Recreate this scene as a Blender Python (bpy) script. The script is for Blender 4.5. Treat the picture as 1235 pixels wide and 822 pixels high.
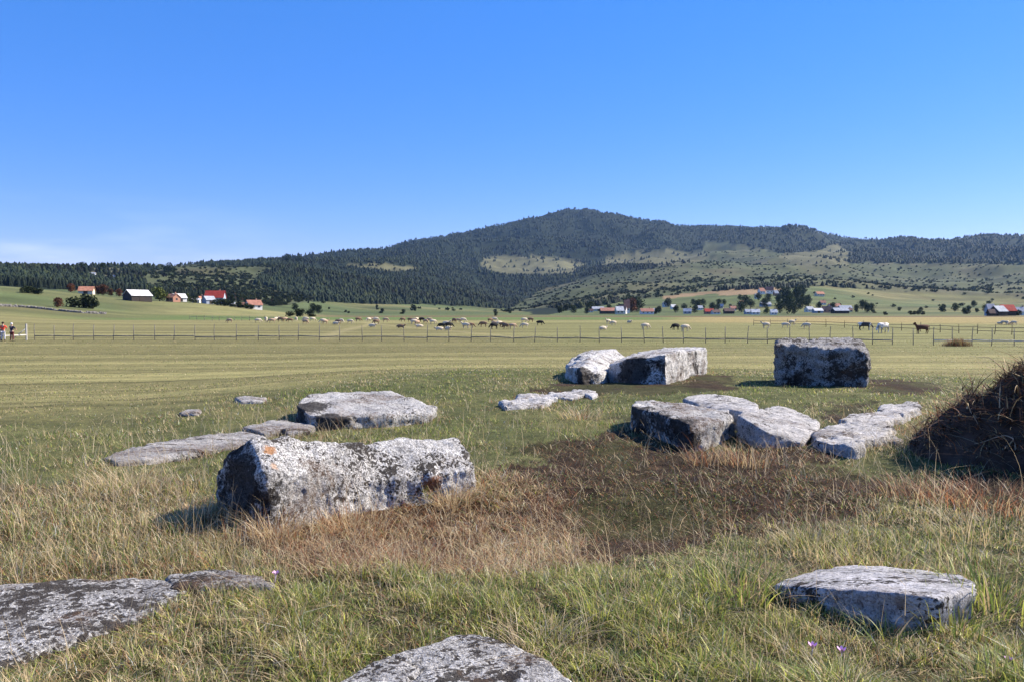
import bpy, bmesh, math, random
import numpy as np
from mathutils import Vector, Matrix
random.seed(7); RNG = np.random.default_rng(11)
R = math.radians
for o in list(bpy.data.objects): bpy.data.objects.remove(o)
S = bpy.context.scene

# ------------------------------------------------------------------ camera
FX, CX, CY, HY, EYE = 960.0, 617.5, 411.0, 374.0, 1.6
PITCH = math.atan((CY-HY)/FX)
cam = bpy.data.cameras.new('camera'); cam_o = bpy.data.objects.new('camera', cam); S.collection.objects.link(cam_o)
cam_o.location = (0,0,EYE); cam_o.rotation_euler = (math.pi/2-PITCH, 0, 0)
cam.sensor_width = 36; cam.lens = 36*FX/1235; cam.clip_start = .05; cam.clip_end = 40000
S.camera = cam_o
S.render.resolution_x, S.render.resolution_y = 1024, 681
S.view_settings.view_transform = 'Standard'; S.view_settings.look = 'None'
S.view_settings.exposure = 1.06; S.view_settings.gamma = 1
# ------------------------------------------------------------------ sky and sun
SUN_EL, SUN_AZ = R(39), R(68)            # azimuth from +Y towards +X
w = bpy.data.worlds.new('World'); S.world = w; w.use_nodes = True
nt = w.node_tree; bg = nt.nodes['Background']
sky = nt.nodes.new('ShaderNodeTexSky'); sky.sky_type = 'NISHITA'; sky.sun_disc = False
sky.sun_elevation = SUN_EL; sky.sun_rotation = SUN_AZ; sky.altitude = 900; sky.air_density = 1.0; sky.dust_density = .25; sky.ozone_density = 2.2
hs = nt.nodes.new('ShaderNodeHueSaturation'); hs.inputs['Saturation'].default_value = 1.5; hs.inputs['Value'].default_value = 1.0
nt.links.new(sky.outputs[0], hs.inputs['Color'])
# thin wisps of cirrus low above the left horizon
tc = nt.nodes.new('ShaderNodeTexCoord'); mp = nt.nodes.new('ShaderNodeMapping'); mp.inputs['Scale'].default_value = (5,5,26)
nz = nt.nodes.new('ShaderNodeTexNoise'); nz.inputs['Scale'].default_value = 1.3; nz.inputs['Detail'].default_value = 6
rp = nt.nodes.new('ShaderNodeValToRGB'); rp.color_ramp.elements[0].position = .46; rp.color_ramp.elements[1].position = .72
nt.links.new(tc.outputs['Generated'], mp.inputs[0]); nt.links.new(mp.outputs[0], nz.inputs[0]); nt.links.new(nz.outputs[0], rp.inputs[0])
sx = nt.nodes.new('ShaderNodeSeparateXYZ'); nt.links.new(tc.outputs['Generated'], sx.inputs[0])
r2 = nt.nodes.new('ShaderNodeMapRange'); r2.inputs[1].default_value = .13; r2.inputs[2].default_value = .05; nt.links.new(sx.outputs[2], r2.inputs[0])
r3 = nt.nodes.new('ShaderNodeMapRange'); r3.inputs[1].default_value = -.2; r3.inputs[2].default_value = -.5; nt.links.new(sx.outputs[0], r3.inputs[0])
m1 = nt.nodes.new('ShaderNodeMath'); m1.operation = 'MULTIPLY'; nt.links.new(r2.outputs[0], m1.inputs[0]); nt.links.new(r3.outputs[0], m1.inputs[1])
m2 = nt.nodes.new('ShaderNodeMath'); m2.operation = 'MULTIPLY'; nt.links.new(m1.outputs[0], m2.inputs[0]); nt.links.new(rp.outputs[0], m2.inputs[1])
m3 = nt.nodes.new('ShaderNodeMath'); m3.operation = 'MULTIPLY'; m3.inputs[1].default_value = .38; nt.links.new(m2.outputs[0], m3.inputs[0])
mx = nt.nodes.new('ShaderNodeMixRGB'); mx.inputs[2].default_value = (8,8.2,9,1)
tn = nt.nodes.new('ShaderNodeMixRGB'); tn.blend_type = 'MULTIPLY'; tn.inputs[0].default_value = 1; tn.inputs[2].default_value = (1.04,.80,1.06,1); nt.links.new(hs.outputs[0], tn.inputs[1])
ev = nt.nodes.new('ShaderNodeMixRGB'); ev.inputs[0].default_value = .30; ev.inputs[2].default_value = (1.25,3.0,8.3,1); nt.links.new(tn.outputs[0], ev.inputs[1]); tn = ev
nt.links.new(m3.outputs[0], mx.inputs[0]); nt.links.new(tn.outputs[0], mx.inputs[1]); nt.links.new(mx.outputs[0], bg.inputs[0])
bg.inputs['Strength'].default_value = .080
sun = bpy.data.lights.new('sun', 'SUN'); sun.energy = 5.0; sun.angle = R(.53); sun.color = (1,.91,.77)
sun_o = bpy.data.objects.new('sun', sun); S.collection.objects.link(sun_o)
SD = Vector((math.sin(SUN_AZ)*math.cos(SUN_EL), math.cos(SUN_AZ)*math.cos(SUN_EL), math.sin(SUN_EL)))
sun_o.rotation_euler = SD.to_track_quat('Z','Y').to_euler()

# ------------------------------------------------------------------ numeric helpers
def _h(ix, iy, iz, seed):
    with np.errstate(over='ignore'):
        n = (ix.astype(np.int64)*374761393 + iy.astype(np.int64)*668265263 + iz.astype(np.int64)*2147483647 + seed*1274126177) & 0xffffffff
        n = ((n ^ (n >> 13))*1274126177) & 0xffffffff
        n = ((n ^ (n >> 16))*2246822519) & 0xffffffff
        n = n ^ (n >> 15)
    return (n & 0xffffff)/float(0xffffff)*2-1
def vnoise(x, y, z=None, seed=0):
    x = np.asarray(x, float); y = np.asarray(y, float); z = np.zeros_like(x) if z is None else np.asarray(z, float)
    x0 = np.floor(x); y0 = np.floor(y); z0 = np.floor(z); fx, fy, fz = x-x0, y-y0, z-z0
    s = lambda t: t*t*t*(t*(6*t-15)+10)
    u, v, q = s(fx), s(fy), s(fz); r = 0
    for i in (0,1):
        for j in (0,1):
            for k in (0,1):
                r = r + _h(x0+i, y0+j, z0+k, seed)*(u if i else 1-u)*(v if j else 1-v)*(q if k else 1-q)
    return r
def fbm(x, y, z=None, seed=0, oct=4):
    r = 0; a = .5
    for i in range(oct):
        f = 2**i; r = r + a*vnoise(np.asarray(x)*f, np.asarray(y)*f, None if z is None else np.asarray(z)*f, seed+i*17); a *= .5
    return r
def sstep(a, b, x): t = np.clip((x-a)/(b-a), 0, 1); return t*t*(3-2*t)
def hermite(xk, Y, x):
    """smooth monotone-ish interpolation of the rows Y (n,...) given at xk"""
    xk = np.asarray(xk, float); Y = np.asarray(Y, float)
    i = np.clip(np.searchsorted(xk, x)-1, 0, len(xk)-2)
    d = np.diff(Y, axis=0)/np.diff(xk)[:,None]
    m = np.zeros_like(Y); m[0] = d[0]; m[-1] = d[-1]
    a, b = d[:-1], d[1:]; ok = a*b > 0
    m[1:-1] = np.where(ok, 2*a*b/np.where(ok, a+b, 1), 0)
    return i, m, xk, Y
# ------------------------------------------------------------------ the lie of the land
NR = [0,6,16,18,22,26,32,42,55,80,130,160]; NZ = [0,0,0,-.08,-.2,-.4,-.75,-1.2,-1.38,-1.45,-1.15,-.85]
RK = [160,200,300,450,620,850,1150,1500,2000,2600,3300,4200,6000]
PK = [-900,-500,-200,0,100,180,250,350,430,500,560,620,680,740,800,850,920,980,1030,1100,1235,1500,2000]
TB = {
160:[388]*23,
200:[378,378,378,380,385,385.5,385.5]+[385.5]*16,
300:[362,363,364,368,376,381,382,383]+[383]*15,
450:[338,340,342,346,355,362,366,377]+[381]*15,
620:[337,339,341,346,353,359,364,374,379]+[379]*14,
850:[328,330,332,339,345,351,354,362,372,375,376,377,374,372,371,370,366,367,370,372,373,372,372],
1150:[311,312,314,319,325,333,338,347,354,362,368,372,364,358,354,352,348,350,356,362,364,360,358],
1500:[318,318,320,324,327,326,323,322,333,341,351,366,354,345,340,336,335,338,342,348,350,345,345],
2000:[330,330,330,330,331,329,321,319,322,326,338,350,344,334,328,326,324,326,328,332,335,330,330],
2600:[335,335,335,333,333,331,323,318,315,316,322,330,330,320,314,312,312,312,318,320,320,318,318],
3300:[340,340,340,336,336,334,326,318,308,302,300,300,300,303,304,302,298,300,304,306,306,304,304],
4200:[345,345,345,340,340,338,330,319,306,294,283,270,256,262,272,279,277,283,293,291,291,293,295],
6000:[350,350,350,350,350,350,340,325,315,305,300,290,280,285,290,290,290,292,300,300,300,300,300]}
TBL = np.array([TB[k] for k in RK], float)
LRK = np.log(np.array(RK, float))
def _interp2(px, lr):
    # columns first (Catmull-like monotone), then radii
    def mono(xk, V, x):   # V: (n,N) or (n,)->values per point
        n = len(xk); i = np.clip(np.searchsorted(xk, x, side='right')-1, 0, n-2)
        return i
    xk = np.array(PK, float); n = len(xk)
    d = np.diff(TBL, axis=1)/np.diff(xk)[None,:]
    m = np.zeros_like(TBL); a, b = d[:,:-1], d[:,1:]; ok = a*b > 0
    m[:,1:-1] = (a+b)/2*np.where(ok, 1, .3)
    i = np.clip(np.searchsorted(xk, px, side='right')-1, 0, n-2); h = xk[i+1]-xk[i]; t = np.clip((px-xk[i])/h, 0, 1)
    h00 = 2*t**3-3*t**2+1; h10 = t**3-2*t**2+t; h01 = -2*t**3+3*t**2; h11 = t**3-t**2
    V = h00*TBL[:,i]+h10*h*m[:,i]+h01*TBL[:,i+1]+h11*h*m[:,i+1]      # (rows, N)
    k = len(LRK); dd = np.diff(V, axis=0)/np.diff(LRK)[:,None]
    mm = np.zeros_like(V); a, b = dd[:-1], dd[1:]; ok = a*b > 0; mm[1:-1] = (a+b)/2*np.where(ok, .8, .2)
    j = np.clip(np.searchsorted(LRK, lr, side='right')-1, 0, k-2); hh = LRK[j+1]-LRK[j]; t = np.clip((lr-LRK[j])/hh, 0, 1)
    ar = np.arange(len(px))
    h00 = 2*t**3-3*t**2+1; h10 = t**3-2*t**2+t; h01 = -2*t**3+3*t**2; h11 = t**3-t**2
    return h00*V[j,ar]+h10*hh*mm[j,ar]+h01*V[j+1,ar]+h11*hh*mm[j+1,ar]
def pxof(x, y):      # bearing expressed in photo columns at the horizon
    th = np.arctan2(x, np.maximum(y, 1e-6)); th = np.where(y <= 0, np.sign(x)*1.45, th); th = np.clip(th, -1.3, 1.3)
    return CX + FX/math.cos(PITCH)*np.tan(th)
def HG(x, y):
    """ground height"""
    x = np.atleast_1d(np.asarray(x, float)); y = np.atleast_1d(np.asarray(y, float))
    r = np.hypot(x, y); px = pxof(x, y)
    left = sstep(520, 150, px)
    reff = r*(1+.28*left*sstep(6, 14, r)*sstep(120, 60, r))
    zn = np.interp(reff, NR, NZ)
    zn = zn + .5*(np.interp(reff*1.05, NR, NZ)+np.interp(reff*.95, NR, NZ)-2*zn)
    # shallow hollow with a lip towards the viewer
    e = ((x-.15)/2.6)**2 + ((y-6.2)/1.35)**2
    zn = zn - .17*np.exp(-e*1.2) + .05*np.exp(-((y-4.5)/.5)**2)*np.exp(-((x-.2)/2.0)**2)
    rough = sstep(60, 14, r)
    zn = zn + rough*(.055*fbm(x*.8, y*.8, seed=3) + .022*fbm(x*3.1, y*3.1, seed=5)) + .03*fbm(x*.1, y*.1, seed=9)*sstep(25, 60, r)*sstep(200, 120, r)
    far = r > 150
    z = zn.copy()
    if far.any():
        rf = np.clip(r[far], 160, 5999); pf = px[far]
        yy = _interp2(np.clip(pf, -899, 1999), np.log(rf))
        hor = np.cos(np.arctan2(x[far], np.maximum(y[far], 1e-6)))
        # photo row -> height at this ground distance
        fy = FX; dz = -(yy-CY)*math.cos(PITCH) - FX*math.sin(PITCH); dy = FX*math.cos(PITCH) - (yy-CY)*math.sin(PITCH)
        zf = EYE + dz/np.hypot(dy, pf-CX)*r[far]
        amp = sstep(650, 1500, r[far])*r[far]
        rid = 1-np.abs(fbm(x[far]/520., y[far]/520., seed=31, oct=4))*2.4
        zf = zf + amp*(.009*fbm(x[far]/330., y[far]/330., seed=21, oct=5) + .013*(rid-.6))
        t = sstep(150, 170, r[far])
        z[far] = zn[far]*(1-t)+zf*t
    back = (y < 0) & (r > 30)
    z = np.where(back, np.clip(z, -2, 3), z)
    return z
def ray(px, py):
    dx = px-CX; dy = FX*math.cos(PITCH) - (py-CY)*math.sin(PITCH); dz = -(py-CY)*math.cos(PITCH) - FX*math.sin(PITCH)
    l = math.hypot(dx, dy); return dx/l, dy/l, dz/l
def GP(px, py, rmax=170., rmin=1.0):
    """ground point seen at photo pixel"""
    dx, dy, dz = ray(px, py); rr = np.exp(np.linspace(math.log(rmin), math.log(rmax), 1500))
    d = EYE+dz*rr - HG(dx*rr, dy*rr); k = np.argmax(d < 0) if (d < 0).any() else len(rr)-1
    if k > 0 and d[k] < 0: t = d[k-1]/(d[k-1]-d[k]); r = rr[k-1]+t*(rr[k]-rr[k-1])
    else: r = rr[k]
    return dx*r, dy*r
def AT(px, r):
    dx, dy, _ = ray(px, 374); x, y = dx*r, dy*r; return x, y, float(HG(x, y)[0])
def proj(x, y, z):
    dz = z-EYE; f = y*math.cos(PITCH) - dz*math.sin(PITCH); u = y*math.sin(PITCH) + dz*math.cos(PITCH)
    return CX+FX*x/np.maximum(f,1e-3), CY-FX*u/np.maximum(f,1e-3)
def inpoly(px, py, poly):
    ins = np.zeros(np.shape(px), bool); n = len(poly)
    for i in range(n):
        x1, y1 = poly[i]; x2, y2 = poly[(i+1)%n]
        c = ((y1 > py) != (y2 > py)); xx = (x2-x1)*(py-y1)/((y2-y1) if y2 != y1 else 1e-9)+x1
        ins ^= c & (px < xx)
    return ins
# ------------------------------------------------------------------ object helpers
COL = S.collection
def tag(o, label=None, cat=None, group=None, kind=None):
    if label: o['label'] = label
    if cat: o['category'] = cat
    if group: o['group'] = group
    if kind: o['kind'] = kind
    return o
def link(name, me, mat=None, parent=None):
    o = bpy.data.objects.new(name, me); COL.objects.link(o)
    if mat is not None:
        me.materials.clear(); me.materials.append(mat)
    if parent: o.parent = parent
    return o
def empty(name, loc=(0,0,0), rz=0):
    o = bpy.data.objects.new(name, None); COL.objects.link(o); o.location = loc; o.rotation_euler = (0,0,rz); o.empty_display_size = .3; return o
def npmesh(name, V, F, n, col=None, smooth=False):
    """V (N,3); F (M,n) same sized faces or list of (F,n)"""
    me = bpy.data.meshes.new(name); groups = F if isinstance(F, list) else [F]
    V = np.asarray(V, np.float32); me.vertices.add(len(V)); me.vertices.foreach_set('co', V.ravel())
    idx = np.concatenate([g.ravel() for g in groups]).astype(np.int32)
    tot = np.concatenate([np.full(len(g), g.shape[1], np.int32) for g in groups])
    st = np.concatenate([[0], np.cumsum(tot)[:-1]]).astype(np.int32)
    me.loops.add(len(idx)); me.loops.foreach_set('vertex_index', idx)
    me.polygons.add(len(tot)); me.polygons.foreach_set('loop_start', st); me.polygons.foreach_set('loop_total', tot)
    if smooth: me.polygons.foreach_set('use_smooth', np.ones(len(tot), bool))
    me.update(calc_edges=True)
    if col is not None:
        a = me.attributes.new('Col', 'FLOAT_COLOR', 'POINT')
        c = np.ones((len(V),4), np.float32); c[:,:3] = col; a.data.foreach_set('color', c.ravel())
    return me
def bm2me(bm, name, smooth=False):
    bmesh.ops.recalc_face_normals(bm, faces=bm.faces)
    if smooth:
        for f in bm.faces: f.smooth = True
    me = bpy.data.meshes.new(name); bm.to_mesh(me); bm.free(); return me
def bx(bm, c, s, rz=0, ry=0, rx=0):
    r = bmesh.ops.create_cube(bm, size=1)
    M = Matrix.Translation(c) @ Matrix.Rotation(rz,4,'Z') @ Matrix.Rotation(ry,4,'Y') @ Matrix.Rotation(rx,4,'X') @ Matrix.Diagonal((*s,1))
    bmesh.ops.transform(bm, matrix=M, verts=r['verts'])
def tube(bm, pts, rad, seg=6):
    prev = None; n = len(pts); rad = rad if isinstance(rad, (list,tuple)) else [rad]*n
    for i, p in enumerate(pts):
        p = Vector(p); d = (Vector(pts[min(i+1,n-1)])-Vector(pts[max(i-1,0)])).normalized()
        a = d.cross(Vector((0,0,1))); a = a.normalized() if a.length > .05 else Vector((1,0,0)); b = d.cross(a)
        ring = [bm.verts.new(p+(a*math.cos(t)+b*math.sin(t))*rad[i]) for t in [2*math.pi*k/seg for k in range(seg)]]
        if prev:
            for k in range(seg): bm.faces.new((prev[k], prev[(k+1)%seg], ring[(k+1)%seg], ring[k]))
        else: bm.faces.new(ring[::-1])
        prev = ring
    bm.faces.new(prev)
# ------------------------------------------------------------------ materials
def newmat(name, rough=.85, spec=.2):
    m = bpy.data.materials.new(name); m.use_nodes = True; b = m.node_tree.nodes['Principled BSDF']
    b.inputs['Roughness'].default_value = rough; b.inputs['Specular IOR Level'].default_value = spec; return m, m.node_tree, b
def N(nt, t, **k):
    n = nt.nodes.new(t)
    for a, v in k.items(): setattr(n, a, v)
    return n
def noise(nt, vec, scale, detail=4, rough=.55, dist=0):
    n = N(nt, 'ShaderNodeTexNoise'); n.inputs['Scale'].default_value = scale; n.inputs['Detail'].default_value = detail
    n.inputs['Roughness'].default_value = rough; n.inputs['Distortion'].default_value = dist
    if vec is not None: nt.links.new(vec, n.inputs['Vector'])
    return n.outputs['Fac']
def ramp(nt, fac, stops):
    n = N(nt, 'ShaderNodeValToRGB'); e = n.color_ramp.elements
    while len(e) < len(stops): e.new(.5)
    for i, (p, c) in enumerate(stops):
        e[i].position = p; e[i].color = (c,c,c,1) if isinstance(c, (int,float)) else (*c,1)
    nt.links.new(fac, n.inputs[0]); return n.outputs[0]
def mix(nt, fac, a, b, mode='MIX'):
    n = N(nt, 'ShaderNodeMixRGB', blend_type=mode)
    for i, v in ((0,fac),(1,a),(2,b)):
        if isinstance(v, (int,float)): n.inputs[i].default_value = v if i == 0 else (v,v,v,1)
        elif isinstance(v, tuple): n.inputs[i].default_value = (*v,1)
        else: nt.links.new(v, n.inputs[i])
    return n.outputs[0]
def mth(nt, op, a, b=0.):
    n = N(nt, 'ShaderNodeMath', operation=op)
    for i, v in ((0,a),(1,b)):
        if isinstance(v, (int,float)): n.inputs[i].default_value = v
        else: nt.links.new(v, n.inputs[i])
    return n.outputs[0]
def bump(nt, b, h, strength=.5, dist=.02):
    n = N(nt, 'ShaderNodeBump'); n.inputs['Strength'].default_value = strength; n.inputs['Distance'].default_value = dist
    nt.links.new(h, n.inputs['Height']); nt.links.new(n.outputs[0], b.inputs['Normal'])
def simple(name, c, rough=.85, var=.25, scale=3., spec=.2, metal=0):
    m, t, b = newmat(name, rough, spec); tcn = N(t, 'ShaderNodeTexCoord')
    f = noise(t, tcn.outputs['Object'], scale, 4)
    t.links.new(ramp(t, f, [(.3, tuple(x*(1-var) for x in c)), (.7, tuple(min(1,x*(1+var)) for x in c))]), b.inputs['Base Color']); b.inputs['Metallic'].default_value = metal
    return m
def colmat(name, rough=.7, trans=.0, var=None, spec=.15):
    """colour carried by the mesh itself (each leaf or blade has its own)"""
    m, t, b = newmat(name, rough, spec); a = N(t, 'ShaderNodeAttribute', attribute_name='Col'); c = a.outputs['Color']
    if var:
        tcn = N(t, 'ShaderNodeTexCoord'); oi = N(t, 'ShaderNodeObjectInfo')
        c = mix(t, 1., c, ramp(t, noise(t, tcn.outputs['Object'], var, 3), [(.3,.65),(.7,1.35)]), 'MULTIPLY')
        c = mix(t, 1., c, ramp(t, oi.outputs['Random'], [(0,(.75,.8,.75)),(1,(1.25,1.15,1.0))]), 'MULTIPLY')
    t.links.new(c, b.inputs['Base Color'])
    if trans:
        tr = N(t, 'ShaderNodeBsdfTranslucent'); t.links.new(c, tr.inputs[0]); ms = N(t, 'ShaderNodeMixShader'); ms.inputs[0].default_value = trans
        t.links.new(b.outputs[0], ms.inputs[1]); t.links.new(tr.outputs[0], ms.inputs[2]); t.links.new(ms.outputs[0], t.nodes['Material Output'].inputs[0])
    return m
M_GRASS = colmat('grass_blades', .5, .45, spec=.3)
M_FOL = colmat('foliage', .75, .15, var=.12)
M_CON = colmat('conifer_foliage', .8, .0, var=.15)
M_TWIG = colmat('dry_twigs', .8, .1)
M_BARK = simple('bark', (.11,.085,.06), var=.3)

# ------------------------------------------------------------------ zones of ground cover (world polygons)
def wpoly(pts): return [GP(a, b) for a, b in pts]
Z_RUST = wpoly([(215,640),(300,615),(420,592),(560,572),(640,580),(720,620),(740,660),(715,690),(640,703),(470,697),(400,690),(250,668)])
Z_DIRT = wpoly([(600,590),(640,540),(700,528),(800,535),(930,545),(1010,560),(1085,585),(1110,610),(1000,640),(880,640),(760,682),(690,690),(620,630)])
Z_BROWN2 = [wpoly(p) for p in ([(665,462),(735,453),(870,450),(905,462),(860,474),(720,478),(640,478)], [(1045,455),(1135,462),(1120,478),(1040,472)],
            [(730,500),(765,498),(800,540),(870,545),(930,538),(1000,545),(990,562),(860,560),(740,530)], [(1085,572),(1240,575),(1300,640),(1120,612)],
            [(985,485),(1060,478),(1050,500),(990,515)])]
Z_STRAW = wpoly([(-200,700),(-200,575),(60,585),(170,575),(260,590),(330,640),(420,690),(250,700),(60,712)])
def warp(x, y, s=1.):
    return x+.6*s*fbm(x*1.5, y*1.5, seed=41)+RNG.normal(0,.10,len(x)), y+.7*s*fbm(x*1.5, y*1.5, seed=47)+RNG.normal(0,.10,len(x))
def zones(x, y):
    a, b = warp(x, y); z = {}
    z['rust'] = inpoly(a, b, Z_RUST); z['dirt'] = inpoly(a, b, Z_DIRT) & ~z['rust']
    q = np.zeros(len(x), bool)
    for p in Z_BROWN2: q |= inpoly(a, b, p)
    z['brown'] = q; z['straw'] = inpoly(a, b, Z_STRAW) & ~z['rust']
    return z
def smear(x, y):
    """edge of the mown hayfield: 0 on the rough knoll, 1 on the field"""
    r = np.hypot(x, y); px = pxof(x, y)
    edge = np.interp(px, [-300,0,300,420,560,700,1235,1700], [13.2,14,16,22,30,33,33,31]) + 1.6*fbm(x*.25, y*.25, seed=61)*1.5
    return sstep(edge-3.5, edge+4.0, r)
# far zones on the hills, by bearing column and apparent row of the terrain (converted once per point)
CLEAR = [[(583,311),(640,309),(705,318),(690,331),(600,330),(578,321)], [(715,319),(752,305),(800,301),(848,304),(862,314),(800,321)],
         [(935,308),(985,302),(1008,293),(1026,306),(1022,319),(960,321)], [(95,332),(108,322),(160,322),(150,334),(110,336)], [(418,317),(470,319),(506,325),(470,327),(420,321)]]
SCRUB = [[(610,376),(650,352),(720,331),(790,325),(850,312),(930,312),(1000,318),(1080,318),(1260,318),(1400,320),(1400,366),(1235,361),(1100,352),(1000,344),(900,345),(820,356),(700,368)],
         [(172,330),(210,320),(330,322),(300,345),(360,356),(380,362),(330,370),(180,350)], [(850,290),(900,296),(940,306),(1000,320),(850,330)]]
MEAD = [[(690,374),(820,352),(905,350),(1000,345),(1100,352),(1235,361),(1400,368),(1400,384),(640,384)], [(330,384),(330,360),(420,366),(560,369),(640,376),(640,384)],
        [(-400,384),(-400,343),(0,345),(60,349),(130,351),(200,360),(330,366),(340,384)]]
BARE = [[(862,353),(872,347),(900,345),(945,344),(948,351),(905,357),(870,357)], [(800,357),(862,350),(866,354),(800,361)]]
def farzone(x, y, z):
    px, py = proj(x, y, z); px = px+4*fbm(x/60, y/60, seed=71); py = py+2.2*fbm(x/60, y/60, seed=77)
    c = np.zeros(len(px), bool); s = c.copy(); m = c.copy(); b = c.copy()
    for p in CLEAR: c |= inpoly(px, py, p)
    for p in SCRUB: s |= inpoly(px, py, p)
    for p in MEAD: m |= inpoly(px, py, p)
    for p in BARE: b |= inpoly(px, py, p)
    r = np.hypot(x, y); m |= r < 560
    s &= ~c; m &= ~s
    return c, s, m, b
def L(*c): return np.array(c)
# ------------------------------------------------------------------ ground sheet
def build_ground():
    ang = np.concatenate([np.linspace(-math.pi, -.78, 34)[:-1], np.linspace(-.78, .78, 560), np.linspace(.78, math.pi, 34)[1:]])
    rad = np.concatenate([[0.35], np.exp(np.arange(math.log(.7), math.log(6300), .0125))])
    A, Q = np.meshgrid(ang, rad); x = (np.sin(A)*Q).ravel(); y = (np.cos(A)*Q).ravel(); z = HG(x, y)
    na, nr = len(ang), len(rad); i = np.arange(nr-1)[:,None]*na; j = np.arange(na-1)[None,:]
    a = (i+j).ravel(); F = np.stack([a, a+1, a+na+1, a+na], 1)
    r = np.hypot(x, y); c = np.zeros((len(x),3))
    mown = smear(x, y); n1 = fbm(x*.9, y*.9, seed=81); n2 = fbm(x*.05, y*.05, seed=83); n3 = fbm(x*6, y*6, seed=85)
    knoll = L(.085,.090,.038)[None]*(1+.5*n3[:,None]) + np.clip(n1,0,1)[:,None]*L(.08,.06,.03)
    nearf = sstep(7.5,5.0,r)[:,None]; knoll = knoll*(1-nearf*.8)+nearf*.8*(L(.062,.052,.028)[None]*(1+.8*n3[:,None]))
    zz = zones(x, y)
    soil = L(.042,.027,.018)[None]*(1+.7*n3[:,None]); rust = L(.060,.034,.021)[None]*(1+.6*n3[:,None]); straw = L(.10,.08,.042)[None]*(1+.4*n3[:,None])
    green = L(.075,.10,.03)[None]*(1+.4*n3[:,None])
    pat = sstep(-.05,.2,n1)[:,None]
    knoll = np.where(zz['rust'][:,None], rust, knoll); knoll = np.where(zz['straw'][:,None], straw, knoll)
    knoll = np.where((zz['dirt']|zz['brown'])[:,None], soil*(1-pat*.3)+green*pat*.3, knoll)
    # hayfield: mown swathes run across the view, slightly askew
    u = x*.045+y*.02; v = y*1.0 - x*.10
    st = vnoise(u*.35, v*.55, seed=91)*.6 + vnoise(u*.5, v*1.7, seed=92)*sstep(110,40,r)*.5
    big = vnoise(x*.010, y*.03, seed=94)
    field = L(.218,.196,.092)[None]*(1+.55*st[:,None]+.22*big[:,None])
    gr = L(.15,.158,.064)[None]*(1+.3*st[:,None])
    g = sstep(.15,.8, big + .5*n2)[:,None]; field = field*(1-g*.45)+gr*g*.45
    px = pxof(x, y); 
    # greener right-hand pasture, tan band further out, brown ploughed strip, green strips
    gg = (sstep(560,700,px)*sstep(55,75,r)*sstep(190,150,r))[:,None]; field = field*(1-gg*.4)+gr*gg*.4
    band = (sstep(185,200,r)*sstep(330,300,r)*sstep(1235,850,px)*sstep(-50,200,px))[:,None]; field = field*(1-band)+L(.11,.15,.05)*band
    tan = (sstep(150,165,r)*sstep(420,390,r)*sstep(780,860,px))[:,None]; field = field*(1-tan)+L(.27,.215,.10)*(1+.1*st[:,None])*tan
    brn = (sstep(330,345,r)*sstep(430,410,r)*sstep(340,430,px)*sstep(1300,1200,px))[:,None]; field = field*(1-brn)+L(.12,.085,.05)*brn
    tr = np.exp(-((x-(-26-.16*(y-135)+2.*np.sin(y*.05)))/1.0)**2)*sstep(75,95,r)*sstep(190,160,r) + np.exp(-((x-(-20-.45*(y-135)))/.8)**2)*sstep(75,95,r)*sstep(190,160,r)
    field = field*(1-.45*np.clip(tr,0,1)[:,None])+L(.33,.28,.16)*.45*np.clip(tr,0,1)[:,None]
    near = knoll*(1-mown[:,None])+field*mown[:,None]
    cl, sc, me_, ba = farzone(x, y, z)
    n5 = fbm(x/25, y/25, seed=101); n6 = fbm(x/120, y/120, seed=103)
    forest = L(.014,.021,.012)[None]*(1+.5*n5[:,None])
    clr = L(.118,.112,.064)[None]*(1+.5*n5[:,None]+.3*n6[:,None])
    scr = L(.070,.078,.040)[None]*(1+.7*n5[:,None]) + np.clip(n6,0,1)[:,None]*L(.08,.05,.035)
    mead = L(.088,.108,.046)[None]*(1+.25*n5[:,None]) + np.clip(n6+.1,0,1)[:,None]*L(.10,.05,.03)
    # narrow strip fields on the far meadow
    sf = vnoise(x/70., y/14., seed=111); mead = mead*(1+.35*sf[:,None])
    hill = forest; hill = np.where(sc[:,None], scr, hill); hill = np.where(cl[:,None], clr, hill); hill = np.where(me_[:,None], mead, hill)
    hill = np.where(ba[:,None], L(.24,.165,.10)[None]*(1+.3*n5[:,None]), hill)
    lefthill = sstep(260,120,px)*sstep(200,260,r); t = np.maximum(sstep(425,450,r), lefthill)[:,None]
    c = near*(1-t)+hill*t
    me = npmesh('ground', np.stack([x,y,z],1), F, 4, np.clip(c,.004,.9), smooth=True)
    m, t, b = newmat('turf', .95, .1); at = N(t, 'ShaderNodeAttribute', attribute_name='Col'); tcn = N(t, 'ShaderNodeTexCoord'); P = tcn.outputs['Object']
    f1 = noise(t, P, 9, 6, .7); f2 = noise(t, P, 60, 3, .7); f3 = noise(t, P, .9, 6, .65)
    col = mix(t, 1., at.outputs['Color'], ramp(t, f1, [(.25,(.55,.55,.5)),(.5,(.95,.97,.9)),(.75,(1.5,1.42,1.3))]), 'MULTIPLY')
    col = mix(t, 1., col, ramp(t, f2, [(.3,.6),(.7,1.35)]), 'MULTIPLY')
    col = mix(t, 1., col, ramp(t, f3, [(.3,(.8,.84,.78)),(.7,(1.18,1.14,1.1))]), 'MULTIPLY')
    t.links.new(col, b.inputs['Base Color']); bump(t, b, mth(t, 'ADD', f1, f2), .7, .03)
    o = link('ground', me, m); tag(o, kind='structure'); return o
build_ground()

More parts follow.
